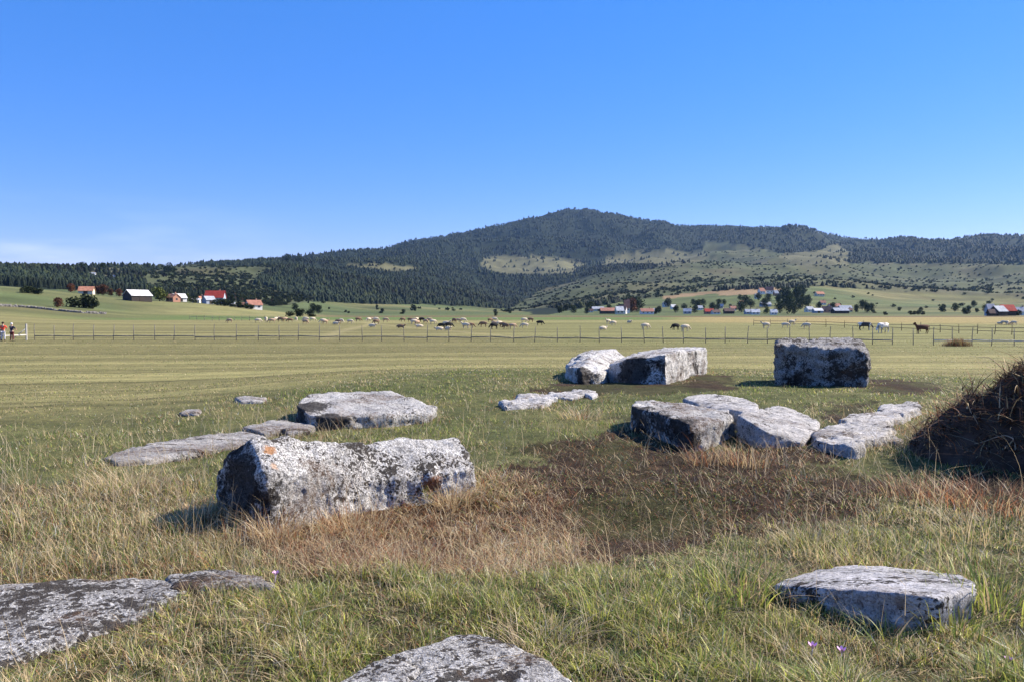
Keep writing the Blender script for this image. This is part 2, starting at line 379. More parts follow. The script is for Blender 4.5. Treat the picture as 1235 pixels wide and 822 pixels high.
# ------------------------------------------------------------------ stones
def rockmat(name, white=.62, dark=.5, brown=.3, spots=12., orange=None, tint=(1.03,1,.96), stretch=None):
    m, t, b = newmat(name, .95, .08); tcn = N(t, 'ShaderNodeTexCoord'); P0 = P = tcn.outputs['Object']
    mpn = N(t, 'ShaderNodeMapping'); mpn.inputs['Location'].default_value = (sum(map(ord,name))%17, 3, 5); mpn.inputs['Scale'].default_value = (stretch or (1,1,1)); mpn.inputs['Rotation'].default_value = (0,0,.5 if stretch else 0); t.links.new(P, mpn.inputs[0]); P = mpn.outputs[0]
    n1 = noise(t, P, 3.2, 8, .68, .3); n2 = noise(t, P, 26, 6, .75); n3 = noise(t, P, 1.6, 5, .65); w = white
    base = ramp(t, n1, [(.30, (w*.50,w*.49,w*.50)), (.48, (w*.84*tint[0],w*.84*tint[1],w*.84*tint[2])), (.68, (w*1.2*tint[0],w*1.2*tint[1],w*1.2*tint[2]))])
    base = mix(t, 1., base, ramp(t, n2, [(.34,.38),(.50,.95),(.8,1.18)]), 'MULTIPLY')
    # black crusts of lichen: ragged clustered specks of several sizes
    cl = noise(t, P, 2.3, 6, .65); nn = N(t, 'ShaderNodeTexNoise'); nn.inputs['Scale'].default_value = 24; nn.inputs['Detail'].default_value = 4; t.links.new(P, nn.inputs[0])
    def specks(scale, thr, k):
        wv = N(t, 'ShaderNodeMixRGB', blend_type='ADD'); wv.inputs[0].default_value = 2.4/scale; t.links.new(P, wv.inputs[1]); t.links.new(nn.outputs[1], wv.inputs[2])
        vo = N(t, 'ShaderNodeTexVoronoi', feature='F1'); vo.inputs['Scale'].default_value = scale; t.links.new(wv.outputs[0], vo.inputs[0])
        q = mth(t, 'ADD', vo.outputs[0], mth(t, 'MULTIPLY', mth(t, 'SUBTRACT', .5, cl), k)); return ramp(t, q, [(max(0,thr-.035),1.),(thr+.035,0.)])
    s1 = specks(spots, .06+.34*dark, 2.4); s2 = specks(spots*2.6, .10+.32*dark, 1.6)
    sm = mth(t, 'MAXIMUM', s1, mth(t,'MULTIPLY',s2,.9))
    fine = ramp(t, noise(t, P, 55, 5, .8), [(.40+.1*dark,1.),(.46+.1*dark,0.)])
    blk = mix(t, n2, (.012,.010,.009), (.06,.048,.038))
    col = mix(t, mth(t,'MULTIPLY',sm,.94), base, blk); col = mix(t, mth(t,'MULTIPLY',fine,.6), col, (.07,.06,.055))
    bw = mth(t, 'MULTIPLY', ramp(t, n3, [(.60-.2*brown,0.),(.68-.2*brown,1.)]), ramp(t, n2, [(.42,0.),(.55,1.)]))
    col = mix(t, mth(t,'MULTIPLY',bw,.8), col, (.12,.075,.05))
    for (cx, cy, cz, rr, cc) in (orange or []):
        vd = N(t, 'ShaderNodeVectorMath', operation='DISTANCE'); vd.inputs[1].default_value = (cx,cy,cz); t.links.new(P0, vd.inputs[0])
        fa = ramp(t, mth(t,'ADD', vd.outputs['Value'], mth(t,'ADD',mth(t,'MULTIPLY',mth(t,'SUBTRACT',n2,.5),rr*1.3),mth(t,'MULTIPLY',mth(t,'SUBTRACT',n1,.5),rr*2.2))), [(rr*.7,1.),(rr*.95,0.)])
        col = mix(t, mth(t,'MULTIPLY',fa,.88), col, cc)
    t.links.new(col, b.inputs['Base Color'])
    h = mth(t,'ADD', mth(t,'MULTIPLY',n2,1.0), mth(t,'ADD', mth(t,'MULTIPLY',sm,-.2), noise(t,P,80,3,.75))); bump(t, b, h, 1., .03)
    return m
FOOT = []        # footprints, so that turf does not grow through the stones
def P3(px, pyb, pyt, extra=0.):
    x, y = GP(px, pyb); l = math.hypot(x, y); dx, dy, dz = ray(px, pyt); return Vector((x, y, EYE+dz*l+extra))
def hull(bm, pts):
    vs = [bm.verts.new(p) for p in pts]; r = bmesh.ops.convex_hull(bm, input=vs, use_existing_faces=False)
    bad = [g for g in r['geom_interior'] if isinstance(g, bmesh.types.BMVert)]+[g for g in r['geom_unused'] if isinstance(g, bmesh.types.BMVert)]
    if bad: bmesh.ops.delete(bm, geom=list(set(bad)), context='VERTS')
def make_rock(name, label, parts, mat, vox=.03, flare=1.02, amp=.03, strata=0., seed=1, cat='stone', group=None, under=None, cracks=0.):
    bm = bmesh.new()
    for part in parts:
        top = [P3(*p) for p in part]; cx = sum((p.x for p in top))/len(top); cy = sum((p.y for p in top))/len(top)
        FOOT.append([( cx+(p.x-cx)*1.0, cy+(p.y-cy)*1.0) for p in top])
        pts = list(top)
        for p in top:
            q = Vector((cx+(p.x-cx)*flare, cy+(p.y-cy)*flare, 0)); q.z = float(HG(q.x,q.y)[0])-.18; pts.append(q)
        b2 = bmesh.new(); hull(b2, pts); me = bpy.data.meshes.new('t'); b2.to_mesh(me); b2.free(); bm.from_mesh(me); bpy.data.meshes.remove(me)
    me = bpy.data.meshes.new(name); bm.to_mesh(me); bm.free()
    o = bpy.data.objects.new(name, me); COL.objects.link(o)
    md = o.modifiers.new('r','REMESH'); md.mode = 'VOXEL'; md.voxel_size = vox
    sm = o.modifiers.new('s','SMOOTH'); sm.factor = .6; sm.iterations = max(2, int(.05/vox*1.6))
    dg = bpy.context.evaluated_depsgraph_get(); me2 = bpy.data.meshes.new_from_object(o.evaluated_get(dg)); o.modifiers.clear(); o.data = me2; bpy.data.meshes.remove(me)
    n = len(me2.vertices); co = np.zeros(n*3, np.float32); me2.vertices.foreach_get('co', co); co = co.reshape(-1,3).astype(float)
    no = np.zeros(n*3, np.float32); me2.vertices.foreach_get('normal', no); no = no.reshape(-1,3).astype(float)
    x, y, z = co.T; s = seed*13
    d = amp*1.7*fbm(x*2.1, y*2.1, z*2.1, seed=s, oct=3) + amp*1.3*fbm(x*7, y*7, z*7, seed=s+3, oct=4)
    pit = fbm(x*15, y*15, z*15, seed=s+9, oct=4); d -= amp*.45*sstep(.10,.5,pit) - amp*.5*np.abs(fbm(x*9,y*9,z*9,seed=s+10,oct=4))
    if strata:
        q = z*24+2.2*fbm(x*1.4,y*1.4,seed=s+5); side = 1-np.abs(no[:,2]); d += strata*side*vnoise(q*1.0, x*.6, y*.6, seed=s+6)
    if cracks:
        k = np.abs(fbm(x*2.6+y*1.1, y*2.2, z*2.0, seed=s+12, oct=3)); d -= cracks*(1-sstep(0,.055,k))
    co += no*d[:,None]; ori = co.mean(0); ori[2] = float(HG(ori[0],ori[1])[0]); 
    me2.vertices.foreach_set('co', (co-ori).astype(np.float32).ravel()); me2.polygons.foreach_set('use_smooth', np.ones(len(me2.polygons), bool)); me2.update()
    o.location = ori; me2.materials.clear(); me2.materials.append(mat); me2.name = name
    tag(o, label, cat, group); return o
RM1 = rockmat('limestone_speckled', .80, .55, .25, 17)
RM_A = rockmat('limestone_pale', .82, .26, .35, 12, stretch=(.55,1.9,1.5), tint=(1.04,1,.97))
RM_E = rockmat('limestone_pitted', .76, .38, .2, 20)
RM_B = rockmat('limestone_mossy', .72, .62, .45, 12)
RM_C = rockmat('limestone_flat', .68, .30, .6, 16, tint=(1.05,1,.95), stretch=(.5,1.8,1.4))
RM_D = rockmat('limestone_dark', .66, .55, .35, 9, tint=(1,1,1))
LATER = []
r1 = make_rock('tomb_stone', 'large white limestone block speckled black, with an orange streak, left foreground among rusty dry grass',
   [[(322,642,572),(262,614,574),(278,621,548),(305,629,531),(350,622,527),(440,606,533),(455,612,570),(430,590,540)],[(400,622,585),(420,606,541),(440,603,535),(480,594,529),(552,578,527),(566,590,545),(574,594,566),(500,566,538)]], RM1, .015, 1.03, .025, seed=2, cat='stone block')
def crust_shade(o, base, **k):  # black lichen patches that also paint deeper shade into faces turned from the sun
    q = [P3(*p[:3])-o.location for p in base]; o.data.materials[0] = rockmat('limestone_crusted', orange=[(v.x,v.y,v.z,p[3],(.024,.020,.018)) for v, p in zip(q, base)], **k)  # crusted: black lichen plus painted shade
ob = P3(325,632,545)-r1.location; p2 = P3(520,605,582)-r1.location; pd = P3(284,629,592)-r1.location
r1.data.materials[0] = rockmat('limestone_speckled_orange', .92, .68, .22, 19, orange=[(pd.x,pd.y,pd.z,.42,(.028,.024,.022)),(ob.x,ob.y,ob.z,.07,(.55,.27,.12)),(ob.x+.05,ob.y-.1,ob.z-.12,.06,(.70,.48,.34)),(p2.x,p2.y,p2.z,.13,(.26,.10,.04))])  # first patch: black lichen plus painted shade on the left end face
r2 = make_rock('tomb_stone', 'thick grey slab with a shadowed left end, behind the large speckled block', [[(356,510,486),(362,503,480),(376,498,475),(430,492,470),(474,493,472),(527,502,490),(522,508,497),(470,515,500),(395,519,503),(372,517,500)]], RM_A, .03, .96, .026, .02, seed=3, cat='stone slab')
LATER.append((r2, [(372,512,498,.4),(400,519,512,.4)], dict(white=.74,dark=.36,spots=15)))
make_rock('flat_stone', 'long low grey slab lying flush in grass at the far left', [[(118,554,550),(170,542,535),(228,532,526),(290,527,521),(322,530,525),(318,536,531),(240,547,541),(180,560,554),(140,562,556)]], RM_C, .028, .97, .018, .015, seed=4, cat='stone slab', cracks=.02)
make_rock('flat_stone', 'low broken grey slab between the long flat slab and the thick slab', [[(292,521,515),(325,515,508),(348,512,507),(352,520,514),(320,528,522)],[(338,519,512),(362,514,508),(384,516,510),(378,524,517),(345,527,520)]], RM_C, .028, .97, .02, .01, seed=5, cat='stone slab')
make_rock('flat_stone', 'low jagged pale slab sunk in short grass in the middle distance', [[(602,489,486),(625,482,478),(650,478,473),(672,484,478),(655,492,487),(610,495,489)],[(655,479,475),(695,473,469),(718,475,471),(690,483,479)]], RM_A, .035, 1., .045, .02, seed=6, cat='stone slab')
r6 = make_rock('tomb_stone', 'tilted slab with a bright top leaning against the far long block', [[(682,457,441),(690,452,431),(714,447,422),(742,446,421),(757,450,434),(728,462,450),(700,463,446),(712,457,430)]], RM_B, .035, 1.0, .04, .02, seed=7, cat='stone slab')
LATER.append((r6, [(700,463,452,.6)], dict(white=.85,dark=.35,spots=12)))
r7 = make_rock('tomb_stone', 'long far block with a black front and a lit rust streaked right end', [[(734,460,440),(764,462,431),(803,463,426),(852,450,421),(848,445,419),(800,447,420),(765,451,427)]], RM_B, .035, 1.0, .035, .02, seed=8, cat='stone block')
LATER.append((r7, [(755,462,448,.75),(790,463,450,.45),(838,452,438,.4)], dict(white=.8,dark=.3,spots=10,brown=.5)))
r8 = make_rock('tomb_stone', 'tall square block standing alone at the far right with its front in shade', [[(934,464,413),(946,457,407),(972,457,409),(975,465,417)],[(973,465,418),(978,458,409),(1038,459,410),(1046,462,421),(1046,467,426),(1040,467,422),(970,464,417)],[(936,463.5,420),(1042,466,426),(1038,459,417),(946,457,414)]], RM_D, .04, 1.0, .05, .02, seed=9, cat='stone block')
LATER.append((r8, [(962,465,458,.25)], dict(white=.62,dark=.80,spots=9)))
r9 = make_rock('tomb_stone', 'dark fronted block at the left end of the row of five stones', [[(761,518,488),(766,512,484),(782,508,481),(812,510,484),(832,546,512),(825,542,506),(868,536,509),(884,526,500),(880,516,493)]], RM_D, .03, 1.0, .03, .015, seed=10, cat='stone block')
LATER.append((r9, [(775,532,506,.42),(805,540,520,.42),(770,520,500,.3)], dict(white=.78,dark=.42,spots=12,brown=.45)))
make_rock('tomb_stone', 'pale slab lying behind the dark fronted block in the row of five', [[(822,503,479),(845,498,473),(885,500,477),(914,508,486),(914,517,493),(895,519,496),(845,514,490)]], RM_A, .03, 1.0, .025, .015, seed=11, cat='stone slab')
make_rock('tomb_stone', 'slanting bright slab in the middle of the row, sloping down to the right', [[(888,531,500),(897,523,494),(938,511,488),(962,511,496),(988,517,509),(984,528,519),(964,539,533),(920,540,518)]], RM_A, .03, .97, .025, .015, seed=12, cat='stone slab')
make_rock('flat_stone', 'cracked low slab right of the slanting slab', [[(976,532,523),(1000,520,511),(1030,514,505),(1062,518,510),(1052,535,522),(1040,549,536),(1028,553,540),(984,543,530)],[(1040,522,513),(1068,517,509),(1080,523,514),(1066,537,526),(1046,540,528)]], RM_A, .03, 1., .035, .02, seed=13, cat='stone slab', cracks=.04)
make_rock('flat_stone', 'low pale slab at the right end of the row near the brush mound', [[(1012,513,505),(1040,504,496),(1078,501,493),(1088,510,502),(1060,519,510),(1030,520,511)],[(1056,501,492),(1075,494,485),(1108,492,483),(1112,499,490),(1090,509,499)]], RM_A, .03, 1., .03, .02, seed=14, cat='stone slab')
make_rock('tomb_stone', 'grey slab with a dark undercut front edge, lower right among tall green grass', [[(927,718,704),(945,712,696),(985,704,687),(1030,696,679),(1075,698,683),(1160,712,692),(1178,730,700),(1180,745,714),(1132,768,719),(1080,762,714),(985,734,708)]], rockmat('limestone_grey_slab', .86, .24, .3, 16, tint=(1.02,.99,1.0), stretch=(.6,1.6,1.)), .018, .86, .012, .012, seed=15, cat='stone slab')
make_rock('flat_stone', 'flat grey slab blotched with black moss at the lower left corner', [[(-90,725,716),(0,719,709),(70,709,699),(150,704,694),(205,706,696),(236,716,706),(170,752,742),(60,778,771),(0,806,799),(-60,830,822),(-120,840,832)]], rockmat('limestone_moss_spots', .80, 1.0, .3, 13), .02, 1.05, .016, seed=16, cat='stone slab')
make_rock('flat_stone', 'thin earthy stone edge running right from the lower left slab', [[(200,703,694),(262,697,687),(318,702,691),(335,712,701),(265,718,707),(205,720,709)]], rockmat('limestone_earthy', .55, .45, .65, 13), .022, 1., .016, seed=17, cat='stone slab')
make_rock('flat_stone', 'pointed slab cut off by the bottom edge of the photo', [[(385,860,838),(440,815,804),(492,792,783),(540,780,768),(575,777,765),(622,788,775),(660,812,798),(700,860,832),(690,930,890),(540,960,930),(380,930,900)]], rockmat('limestone_fissured', .78, .72, .3, 12), .015, 1.03, .016, .0, seed=18, cat='stone slab', cracks=.018)
make_rock('small_stone', 'small pale stone in the grass left of the thick grey slab', [[(214,499,495),(228,496,493),(242,497,494),(240,501,498),(220,502,499)]], RM_C, .025, 1., .02, seed=19, cat='stone')
make_rock('small_stone', 'low stone edge half hidden at the margin of the mown field', [[(283,483,479),(300,481,477),(322,482,478),(318,486,482),(290,487,483)]], RM_C, .03, 1., .02, seed=20, cat='stone')
make_rock('small_stone', 'small stone beside the jagged pale slab', [[(704,478,474),(712,476,472),(722,478,474),(714,482,478)]], RM_A, .025, 1., .02, seed=21, cat='stone')
make_rock('small_stone', 'small stone between the cracked slab and the brush mound', [[(1068,533,529),(1078,530,526),(1090,533,529),(1080,538,533)]], RM_C, .025, 1., .02, seed=22, cat='stone')

for o_, p_, k_ in LATER: crust_shade(o_, p_, **k_)
# ------------------------------------------------------------------ grass
def blades(x, y, z, h, wd, ang, lean, curl, col, segs=2, tipcol=1.15):
    """curved tapering strips; returns V,F,C"""
    n = len(x); dirx, diry = np.cos(ang), np.sin(ang); sa = ang+math.pi/2+RNG.normal(0,.5,n); sx_, sy_ = np.cos(sa), np.sin(sa)
    V = []; C = []
    for k in range(segs+1):
        t = k/segs; off = h*(lean*t+curl*t*t); zz = h*t*(1-.35*np.clip(curl+lean,0,2.2)*t*.9); zz = np.maximum(zz, h*.04*k)
        cx, cy, cz = x+dirx*off, y+diry*off, z+zz; ww = wd*.5*(1-t**1.6)
        cc = col*(.8+(tipcol-.8)*t)
        if k < segs:
            V += [np.stack([cx-sx_*ww, cy-sy_*ww, cz],1), np.stack([cx+sx_*ww, cy+sy_*ww, cz],1)]; C += [cc, cc]
        else: V.append(np.stack([cx,cy,cz],1)); C.append(cc)
    m = 2*segs+1; VV = np.stack(V,1).reshape(-1,3); CC = np.stack(C,1).reshape(-1,3)
    b = (np.arange(n)*m)[:,None]; F = []
    q = [b+np.array([[2*k,2*k+1,2*k+3,2*k+2]]) for k in range(segs-1)]
    tri = b+np.array([[2*segs-2,2*segs-1,2*segs]])
    return VV, (np.concatenate(q) if q else np.zeros((0,4),int)), tri, CC
def join(parts):
    o = 0; V=[];Q=[];T=[];C=[]
    for v,q,t,c in parts: V.append(v); Q.append(q+o); T.append(t+o); C.append(c); o += len(v)
    return np.concatenate(V), np.concatenate(Q), np.concatenate(T), np.concatenate(C)
def grassobj(name, parts, label, cat, mat=None, kind='stuff', loc=None, group=None):
    V,Q,T,C = join(parts)
    if loc is not None: V = V-np.array(loc)
    me = npmesh(name, V, [g for g in (Q,T) if len(g)], 0, np.clip(C,.003,.9)); o = link(name, me, mat or M_GRASS)
    if loc is not None: o.location = loc
    tag(o, label, cat, group, kind); return o
PAL = {'green': L(.135,.195,.045), 'lime': L(.38,.39,.085), 'olive': L(.22,.21,.09), 'straw': L(.56,.42,.23), 'pale': L(.74,.60,.39), 'rust': L(.33,.145,.07), 'brown': L(.13,.078,.048), 'dark': L(.05,.033,.025)}
PK_ = list(PAL); PA = np.array([PAL[k] for k in PK_])
def pick(prob):       # prob (n, len(PK_))
    c = np.cumsum(prob/prob.sum(1,keepdims=True),1); u = RNG.random((len(prob),1)); return PA[np.argmax(u < c, 1)]
def footmask(x, y):
    m = np.zeros(len(x), bool)
    for f in FOOT:
        cx = sum(p[0] for p in f)/len(f); cy = sum(p[1] for p in f)/len(f)
        # convex footprint by angle sort
        g = sorted([(cx+(p[0]-cx)*.97, cy+(p[1]-cy)*.97) for p in f], key=lambda p: math.atan2(p[1]-cy, p[0]-cx)); m |= inpoly(x, y, g)
    return m
def nearrock(x, y):
    d = np.full(len(x), 9.)
    for f in FOOT:
        cx = sum(p[0] for p in f)/len(f); cy = sum(p[1] for p in f)/len(f)
        g = sorted(f, key=lambda p: math.atan2(p[1]-cy, p[0]-cx)); k = len(g)
        for i in range(k):
            ax, ay = g[i]; bx_, by_ = g[(i+1)%k]; ex, ey = bx_-ax, by_-ay; L2 = ex*ex+ey*ey+1e-9
            t = np.clip(((x-ax)*ex+(y-ay)*ey)/L2, 0, 1); d = np.minimum(d, np.hypot(x-ax-t*ex, y-ay-t*ey))
    return d
def scatter(N0, r0, r1, p=0., amax=.68):
    """density falls with the square of distance from the path"""
    n = N0; u = RNG.random(n)
    r = r0*(r1/r0)**u if p == 0 else (r0**p+u*(r1**p-r0**p))**(1/p)
    a = RNG.uniform(-amax, amax, n); k = RNG.random(n) < .14; a = np.where(k, np.sign(a)*RNG.uniform(amax, 1.15, n), a); return r*np.sin(a), r*np.cos(a)
def turf():
    out = []
    for (n, r0, r1, segs) in ((360000, 2.3, 8., 2), (220000, 8., 38., 1)):
        x, y = scatter(n, r0, r1, .25); mown = smear(x, y)
        keep = (~footmask(x, y)) & (RNG.random(n) > mown*1.05); cl = fbm(x*2.3, y*2.3, seed=201); cl2 = fbm(x*.55, y*.55, seed=203); zz = zones(x, y)
        dirtish = zz['dirt']|zz['brown']
        keep &= ~(dirtish & (RNG.random(n) < .68-1.3*cl2)); cl3 = fbm(x*7,y*7,seed=205); keep &= RNG.random(n) < np.where(zz['rust'], .42+1.6*cl3+.9*cl, .80+1.0*cl+1.2*cl3)
        x, y, cl, cl2, cl3, mown = x[keep], y[keep], cl[keep], cl2[keep], cl3[keep], mown[keep]; zz = {k:v[keep] for k,v in zz.items()}; dirtish = dirtish[keep]; n = len(x)
        r = np.hypot(x, y); nr = nearrock(x, y)
        Pm = np.tile([.30,.20,.24,.19,.05,.01,.01,.0],(n,1))                 # knoll turf
        fg = r < 5.0; Pm[fg] = [.28,.30,.17,.14,.07,.01,.02,.01]
        Pm[zz['straw']] = [.24,.08,.18,.30,.13,.04,.02,.01]; Pm[zz['rust']] = [.03,.01,.03,.32,.14,.22,.19,.06]
        Pm[dirtish] = [.20,.03,.12,.06,.01,.14,.26,.18]
        ring = (nr < .35) & (r > 5.2); Pm[ring] = Pm[ring]*.4+np.array([.08,.0,.06,.36,.14,.26,.10,.0])*.6
        dry = sstep(-.05,.22,cl2)[:,None]*(~dirtish)[:,None]; Pm = Pm*(1-dry*.55)+dry*.55*np.array([.12,.04,.14,.45,.18,.04,.03,0])
        lush = sstep(.05,.35,-cl2)[:,None]*(r>8)[:,None]*(~dirtish)[:,None]; Pm = Pm*(1-lush*.6)+lush*.6*np.array([.6,.15,.2,.05,0,0,0,0])
        mm = mown[:,None]; Pm = Pm*(1-mm)+mm*np.array([.2,.15,.35,.25,.05,0,0,0])
        col = pick(Pm)*np.exp(RNG.normal(0,.34,(n,1)))
        H = np.where(fg, .082, .05)*(1+1.2*cl+1.3*cl3); H = np.where(zz['rust'], .10, H); H = np.where(dirtish, .045, H); H = np.where(zz['straw'], .105, H)
        H = H*np.where((nr < .28) & (r < 5.6), .62, 1)*(1-.6*mown)*(1+ring*.45)*RNG.uniform(.45,1.5,n)*np.interp(r, [2,3.2,9,20,36], [.6,.85,1.,.95,.75]); H = H*(1-.55*sstep(.08,.3,fbm(x*1.1,y*1.1,seed=207))*(r>4.2)); H = np.maximum(H, .018)
        W = np.maximum(.0042, r*.00085)*RNG.uniform(.7,1.4,n)*(1+.5*fg*(cl>.1))
        lean = np.abs(RNG.normal(.2,.38,n))+np.where(zz['rust']|dirtish,.45,0)*RNG.random(n)*2; curl = np.abs(RNG.normal(.4,.45,n))
        out.append((r, blades(x, y, HG(x,y)-.006, H, W, RNG.uniform(0,2*math.pi,n), lean, curl, col, segs)))
    n = 90000; x, y = scatter(n, 2.3, 7.5, .25); zz = zones(x,y); k = ~footmask(x,y) & ~(zz['rust']|zz['dirt']|zz['brown']); x,y = x[k],y[k]; n = len(x); r = np.hypot(x,y)
    out.append((r, blades(x,y,HG(x,y),RNG.uniform(.015,.05,n),np.maximum(.004,r*.001)*RNG.uniform(.8,1.8,n),RNG.uniform(0,6.28,n),RNG.uniform(.4,1.8,n),RNG.uniform(0,.6,n),pick(np.tile([.22,.10,.2,.2,.06,.06,.12,.04],(n,1)))*np.exp(RNG.normal(0,.3,(n,1))),1)))
    n = 90000; x, y = scatter(n, 16, 95, .1); k = (smear(x,y) > .4) & (RNG.random(n) < .5+1.4*fbm(x*.35,y*.9,seed=221)); x, y = x[k], y[k]; n = len(x); r = np.hypot(x,y)
    out.append((r, blades(x,y,HG(x,y)-.01,RNG.uniform(.03,.085,n),np.maximum(.01,r*.0011),RNG.uniform(0,6.28,n),np.abs(RNG.normal(.3,.4,n)),RNG.uniform(0,.6,n),pick(np.tile([.12,.12,.40,.32,.04,0,0,0],(n,1)))*RNG.uniform(.7,1.1,(n,1)),1)))
    grassobj('grass', [b for _, b in out], 'short mixed green and straw coloured grass covering the knoll', 'grass')
turf()
def straw():
    P = []; n = 9000; x, y = scatter(n*3, 3.0, 13, .2); zz = zones(x, y); cl = fbm(x*1.2, y*1.2, seed=211)
    pr = .12+.5*np.clip(cl+.1,0,1)+zz['straw']*.6+zz['rust']*.55; pr = np.where(zz['dirt']|zz['brown'], .08, pr); nr = nearrock(x,y); pr = pr+(nr<.3)*.35*(x>-6)
    k = (RNG.random(len(x)) < pr) & ~footmask(x,y); x, y, zz1 = x[k], y[k], {a:b[k] for a,b in zz.items()}; n = len(x); r = np.hypot(x,y)
    Pm = np.tile([.0,.0,.05,.50,.38,.05,.02,.0],(n,1)); Pm[zz1['rust']] = [0,0,.0,.42,.2,.34,.04,0]
    H = RNG.uniform(.16,.36,n)*np.where(r<5,.75,1.)*np.where(zz1['rust'],.75,1.)
    P.append(blades(x,y,HG(x,y)-.01,H,np.maximum(.0022,r*.00045),RNG.uniform(0,6.283,n),np.abs(RNG.normal(.2,.3,n)),np.abs(RNG.normal(.4,.35,n)),pick(Pm)*RNG.uniform(.75,1.15,(n,1)),3))
    # lodged litter on the hollow floor
    x, y = scatter(110000, 4.4, 11, .2); zz = zones(x,y); k = (zz['rust']|zz['dirt']|zz['brown']) & (RNG.random(len(x)) < np.where(zz['rust'],.55+1.6*fbm(x*4,y*4,seed=215),.35)) & ~footmask(x,y); x,y = x[k],y[k]; ru = zz['rust'][k]; n=len(x); r=np.hypot(x,y)
    Pm = np.tile([.05,0,.08,.15,.04,.2,.33,.15],(n,1)); Pm[ru] = [0,0,0,.36,.16,.28,.14,.06]
    P.append(blades(x,y,HG(x,y)+.004,RNG.uniform(.03,.12,n),np.maximum(.003,r*.0007),RNG.uniform(0,6.283,n),RNG.uniform(.5,1.6,n),RNG.uniform(0,.5,n),pick(Pm)*RNG.uniform(.6,1.2,(n,1)),2))
    grassobj('dry_grass', P, 'dry straw and rusty grass in the hollow around the speckled block', 'dry grass')
    # tall bending seed stalks
    P = []; x, y = scatter(900, 3.2, 12, .2, .62); zz=zones(x,y); k = (RNG.random(len(x)) < np.where(zz['dirt']|zz['brown'],.15,.6)) & ~footmask(x,y); x,y=x[k],y[k]
    def cluster(px,py,n,s):
        a,b = GP(px,py); return a+RNG.normal(0,s,n), b+RNG.normal(0,s,n)
    for (px,py,nn,s) in ((660,690,26,.22),(610,770,10,.1),(250,640,16,.12),(350,640,20,.2),(290,635,10,.12),(420,630,18,.2),(560,600,16,.15),(1120,640,10,.2),(1150,690,8,.2),(820,640,8,.2),(60,640,20,.4),(180,620,20,.3),(760,690,14,.25),(1060,600,10,.3),(880,580,8,.2),(940,560,12,.15),(300,520,10,.3),(520,480,6,.4)):
        a,b = cluster(px,py,nn,s); x = np.append(x,a); y = np.append(y,b)
    n=len(x); r=np.hypot(x,y)
    P.append(blades(x,y,HG(x,y)-.01,RNG.uniform(.28,.62,n)*np.where(r<4.3,.6,1),np.maximum(.0028,r*.0005),RNG.uniform(0,6.283,n),RNG.normal(.15,.3,n),np.abs(RNG.normal(.35,.4,n)),(PAL['pale']*.6+PAL['straw']*.5)[None]*RNG.uniform(.8,1.15,(n,1)),5))
    grassobj('dry_stalks', P, 'long thin bleached grass stalks bending over the knoll', 'grass stalks')
straw()
def tuft(px, py, n, spread, h, wd, pals, label, name='grass_tuft', lean=.25, curl=.5, group=None):
    cx, cy = GP(px, py); cz = float(HG(cx,cy)[0]); a = RNG.uniform(0,6.283,n); q = spread*np.sqrt(RNG.random(n)); x, y = cx+np.cos(a)*q, cy+np.sin(a)*q
    Pm = np.zeros((n,len(PK_)))
    for k,v in pals.items(): Pm[:,PK_.index(k)] = v
    b = blades(x,y,HG(x,y)-.01,h*RNG.uniform(.5,1.2,n),wd*RNG.uniform(.7,1.3,n),a+RNG.normal(0,.6,n),np.abs(RNG.normal(lean,.15,n)),np.abs(RNG.normal(curl,.3,n)),pick(Pm)*RNG.uniform(.75,1.25,(n,1)),5)
    return grassobj(name,[b],label,'grass tuft',kind=None,loc=(cx,cy,cz),group=group)
G1 = {'lime':.45,'green':.35,'olive':.1,'straw':.1}
tuft(1150,765,110,.16,.26,.008,G1,'lush yellow green tuft at the right front corner of the lower right slab')
tuft(1195,735,150,.24,.32,.008,G1,'broad bladed green tuft at the right end of the lower right slab')
tuft(1070,775,26,.10,.17,.008,G1,'few arching green blades in front of the lower right slab')
tuft(885,712,240,.26,.24,.007,{'lime':.3,'green':.45,'straw':.25},'tall green tuft left of the lower right slab')
tuft(740,735,240,.26,.20,.006,G1,'bright green tuft in the foreground right of centre')
tuft(514,603,150,.05,.20,.007,{'green':.85,'lime':.15},'small vivid green tuft in front of the large speckled block')
tuft(495,605,60,.05,.16,.006,{'lime':.7,'straw':.3},'small yellowish tuft beside the vivid green tuft')
tuft(545,610,260,.16,.26,.005,{'straw':.6,'pale':.2,'rust':.2},'straw tuft at the right end of the large speckled block')
tuft(655,785,110,.16,.22,.004,{'straw':.4,'pale':.5,'brown':.1},'bleached grass tuft drooping over the pointed bottom slab',curl=.9)
tuft(900,560,160,.25,.30,.006,{'straw':.5,'rust':.3,'brown':.2},'dry tuft in front of the slanting bright slab')
tuft(850,560,120,.20,.28,.006,{'straw':.4,'rust':.4,'brown':.2},'dry tuft in front of the dark fronted block')
tuft(1120,600,220,.40,.24,.006,{'straw':.35,'rust':.55,'brown':.1},'reddish dry tuft left foot of the brush mound')
tuft(1195,612,300,.5,.26,.006,{'straw':.3,'rust':.6,'brown':.1},'reddish dry tuft in front of the brush mound')
tuft(1185,645,200,.4,.22,.006,{'olive':.4,'straw':.5,'green':.1},'mixed olive and straw tuft below the brush mound')
tuft(980,660,200,.35,.18,.006,{'straw':.5,'olive':.3,'pale':.2},'straw tuft behind the lower right slab')
tuft(1060,690,200,.35,.20,.006,{'lime':.4,'olive':.3,'straw':.3},'yellowish tuft directly behind the lower right slab')
tuft(150,590,240,.4,.26,.005,{'straw':.6,'pale':.3,'rust':.1},'pale straw tuft in the left grass')
tuft(330,650,200,.18,.28,.005,{'straw':.6,'rust':.3,'pale':.1},'straw tuft at the near corner of the large speckled block')
tuft(425,640,260,.3,.24,.005,{'straw':.55,'rust':.35,'pale':.1},'straw and rust tuft in front of the large speckled block')
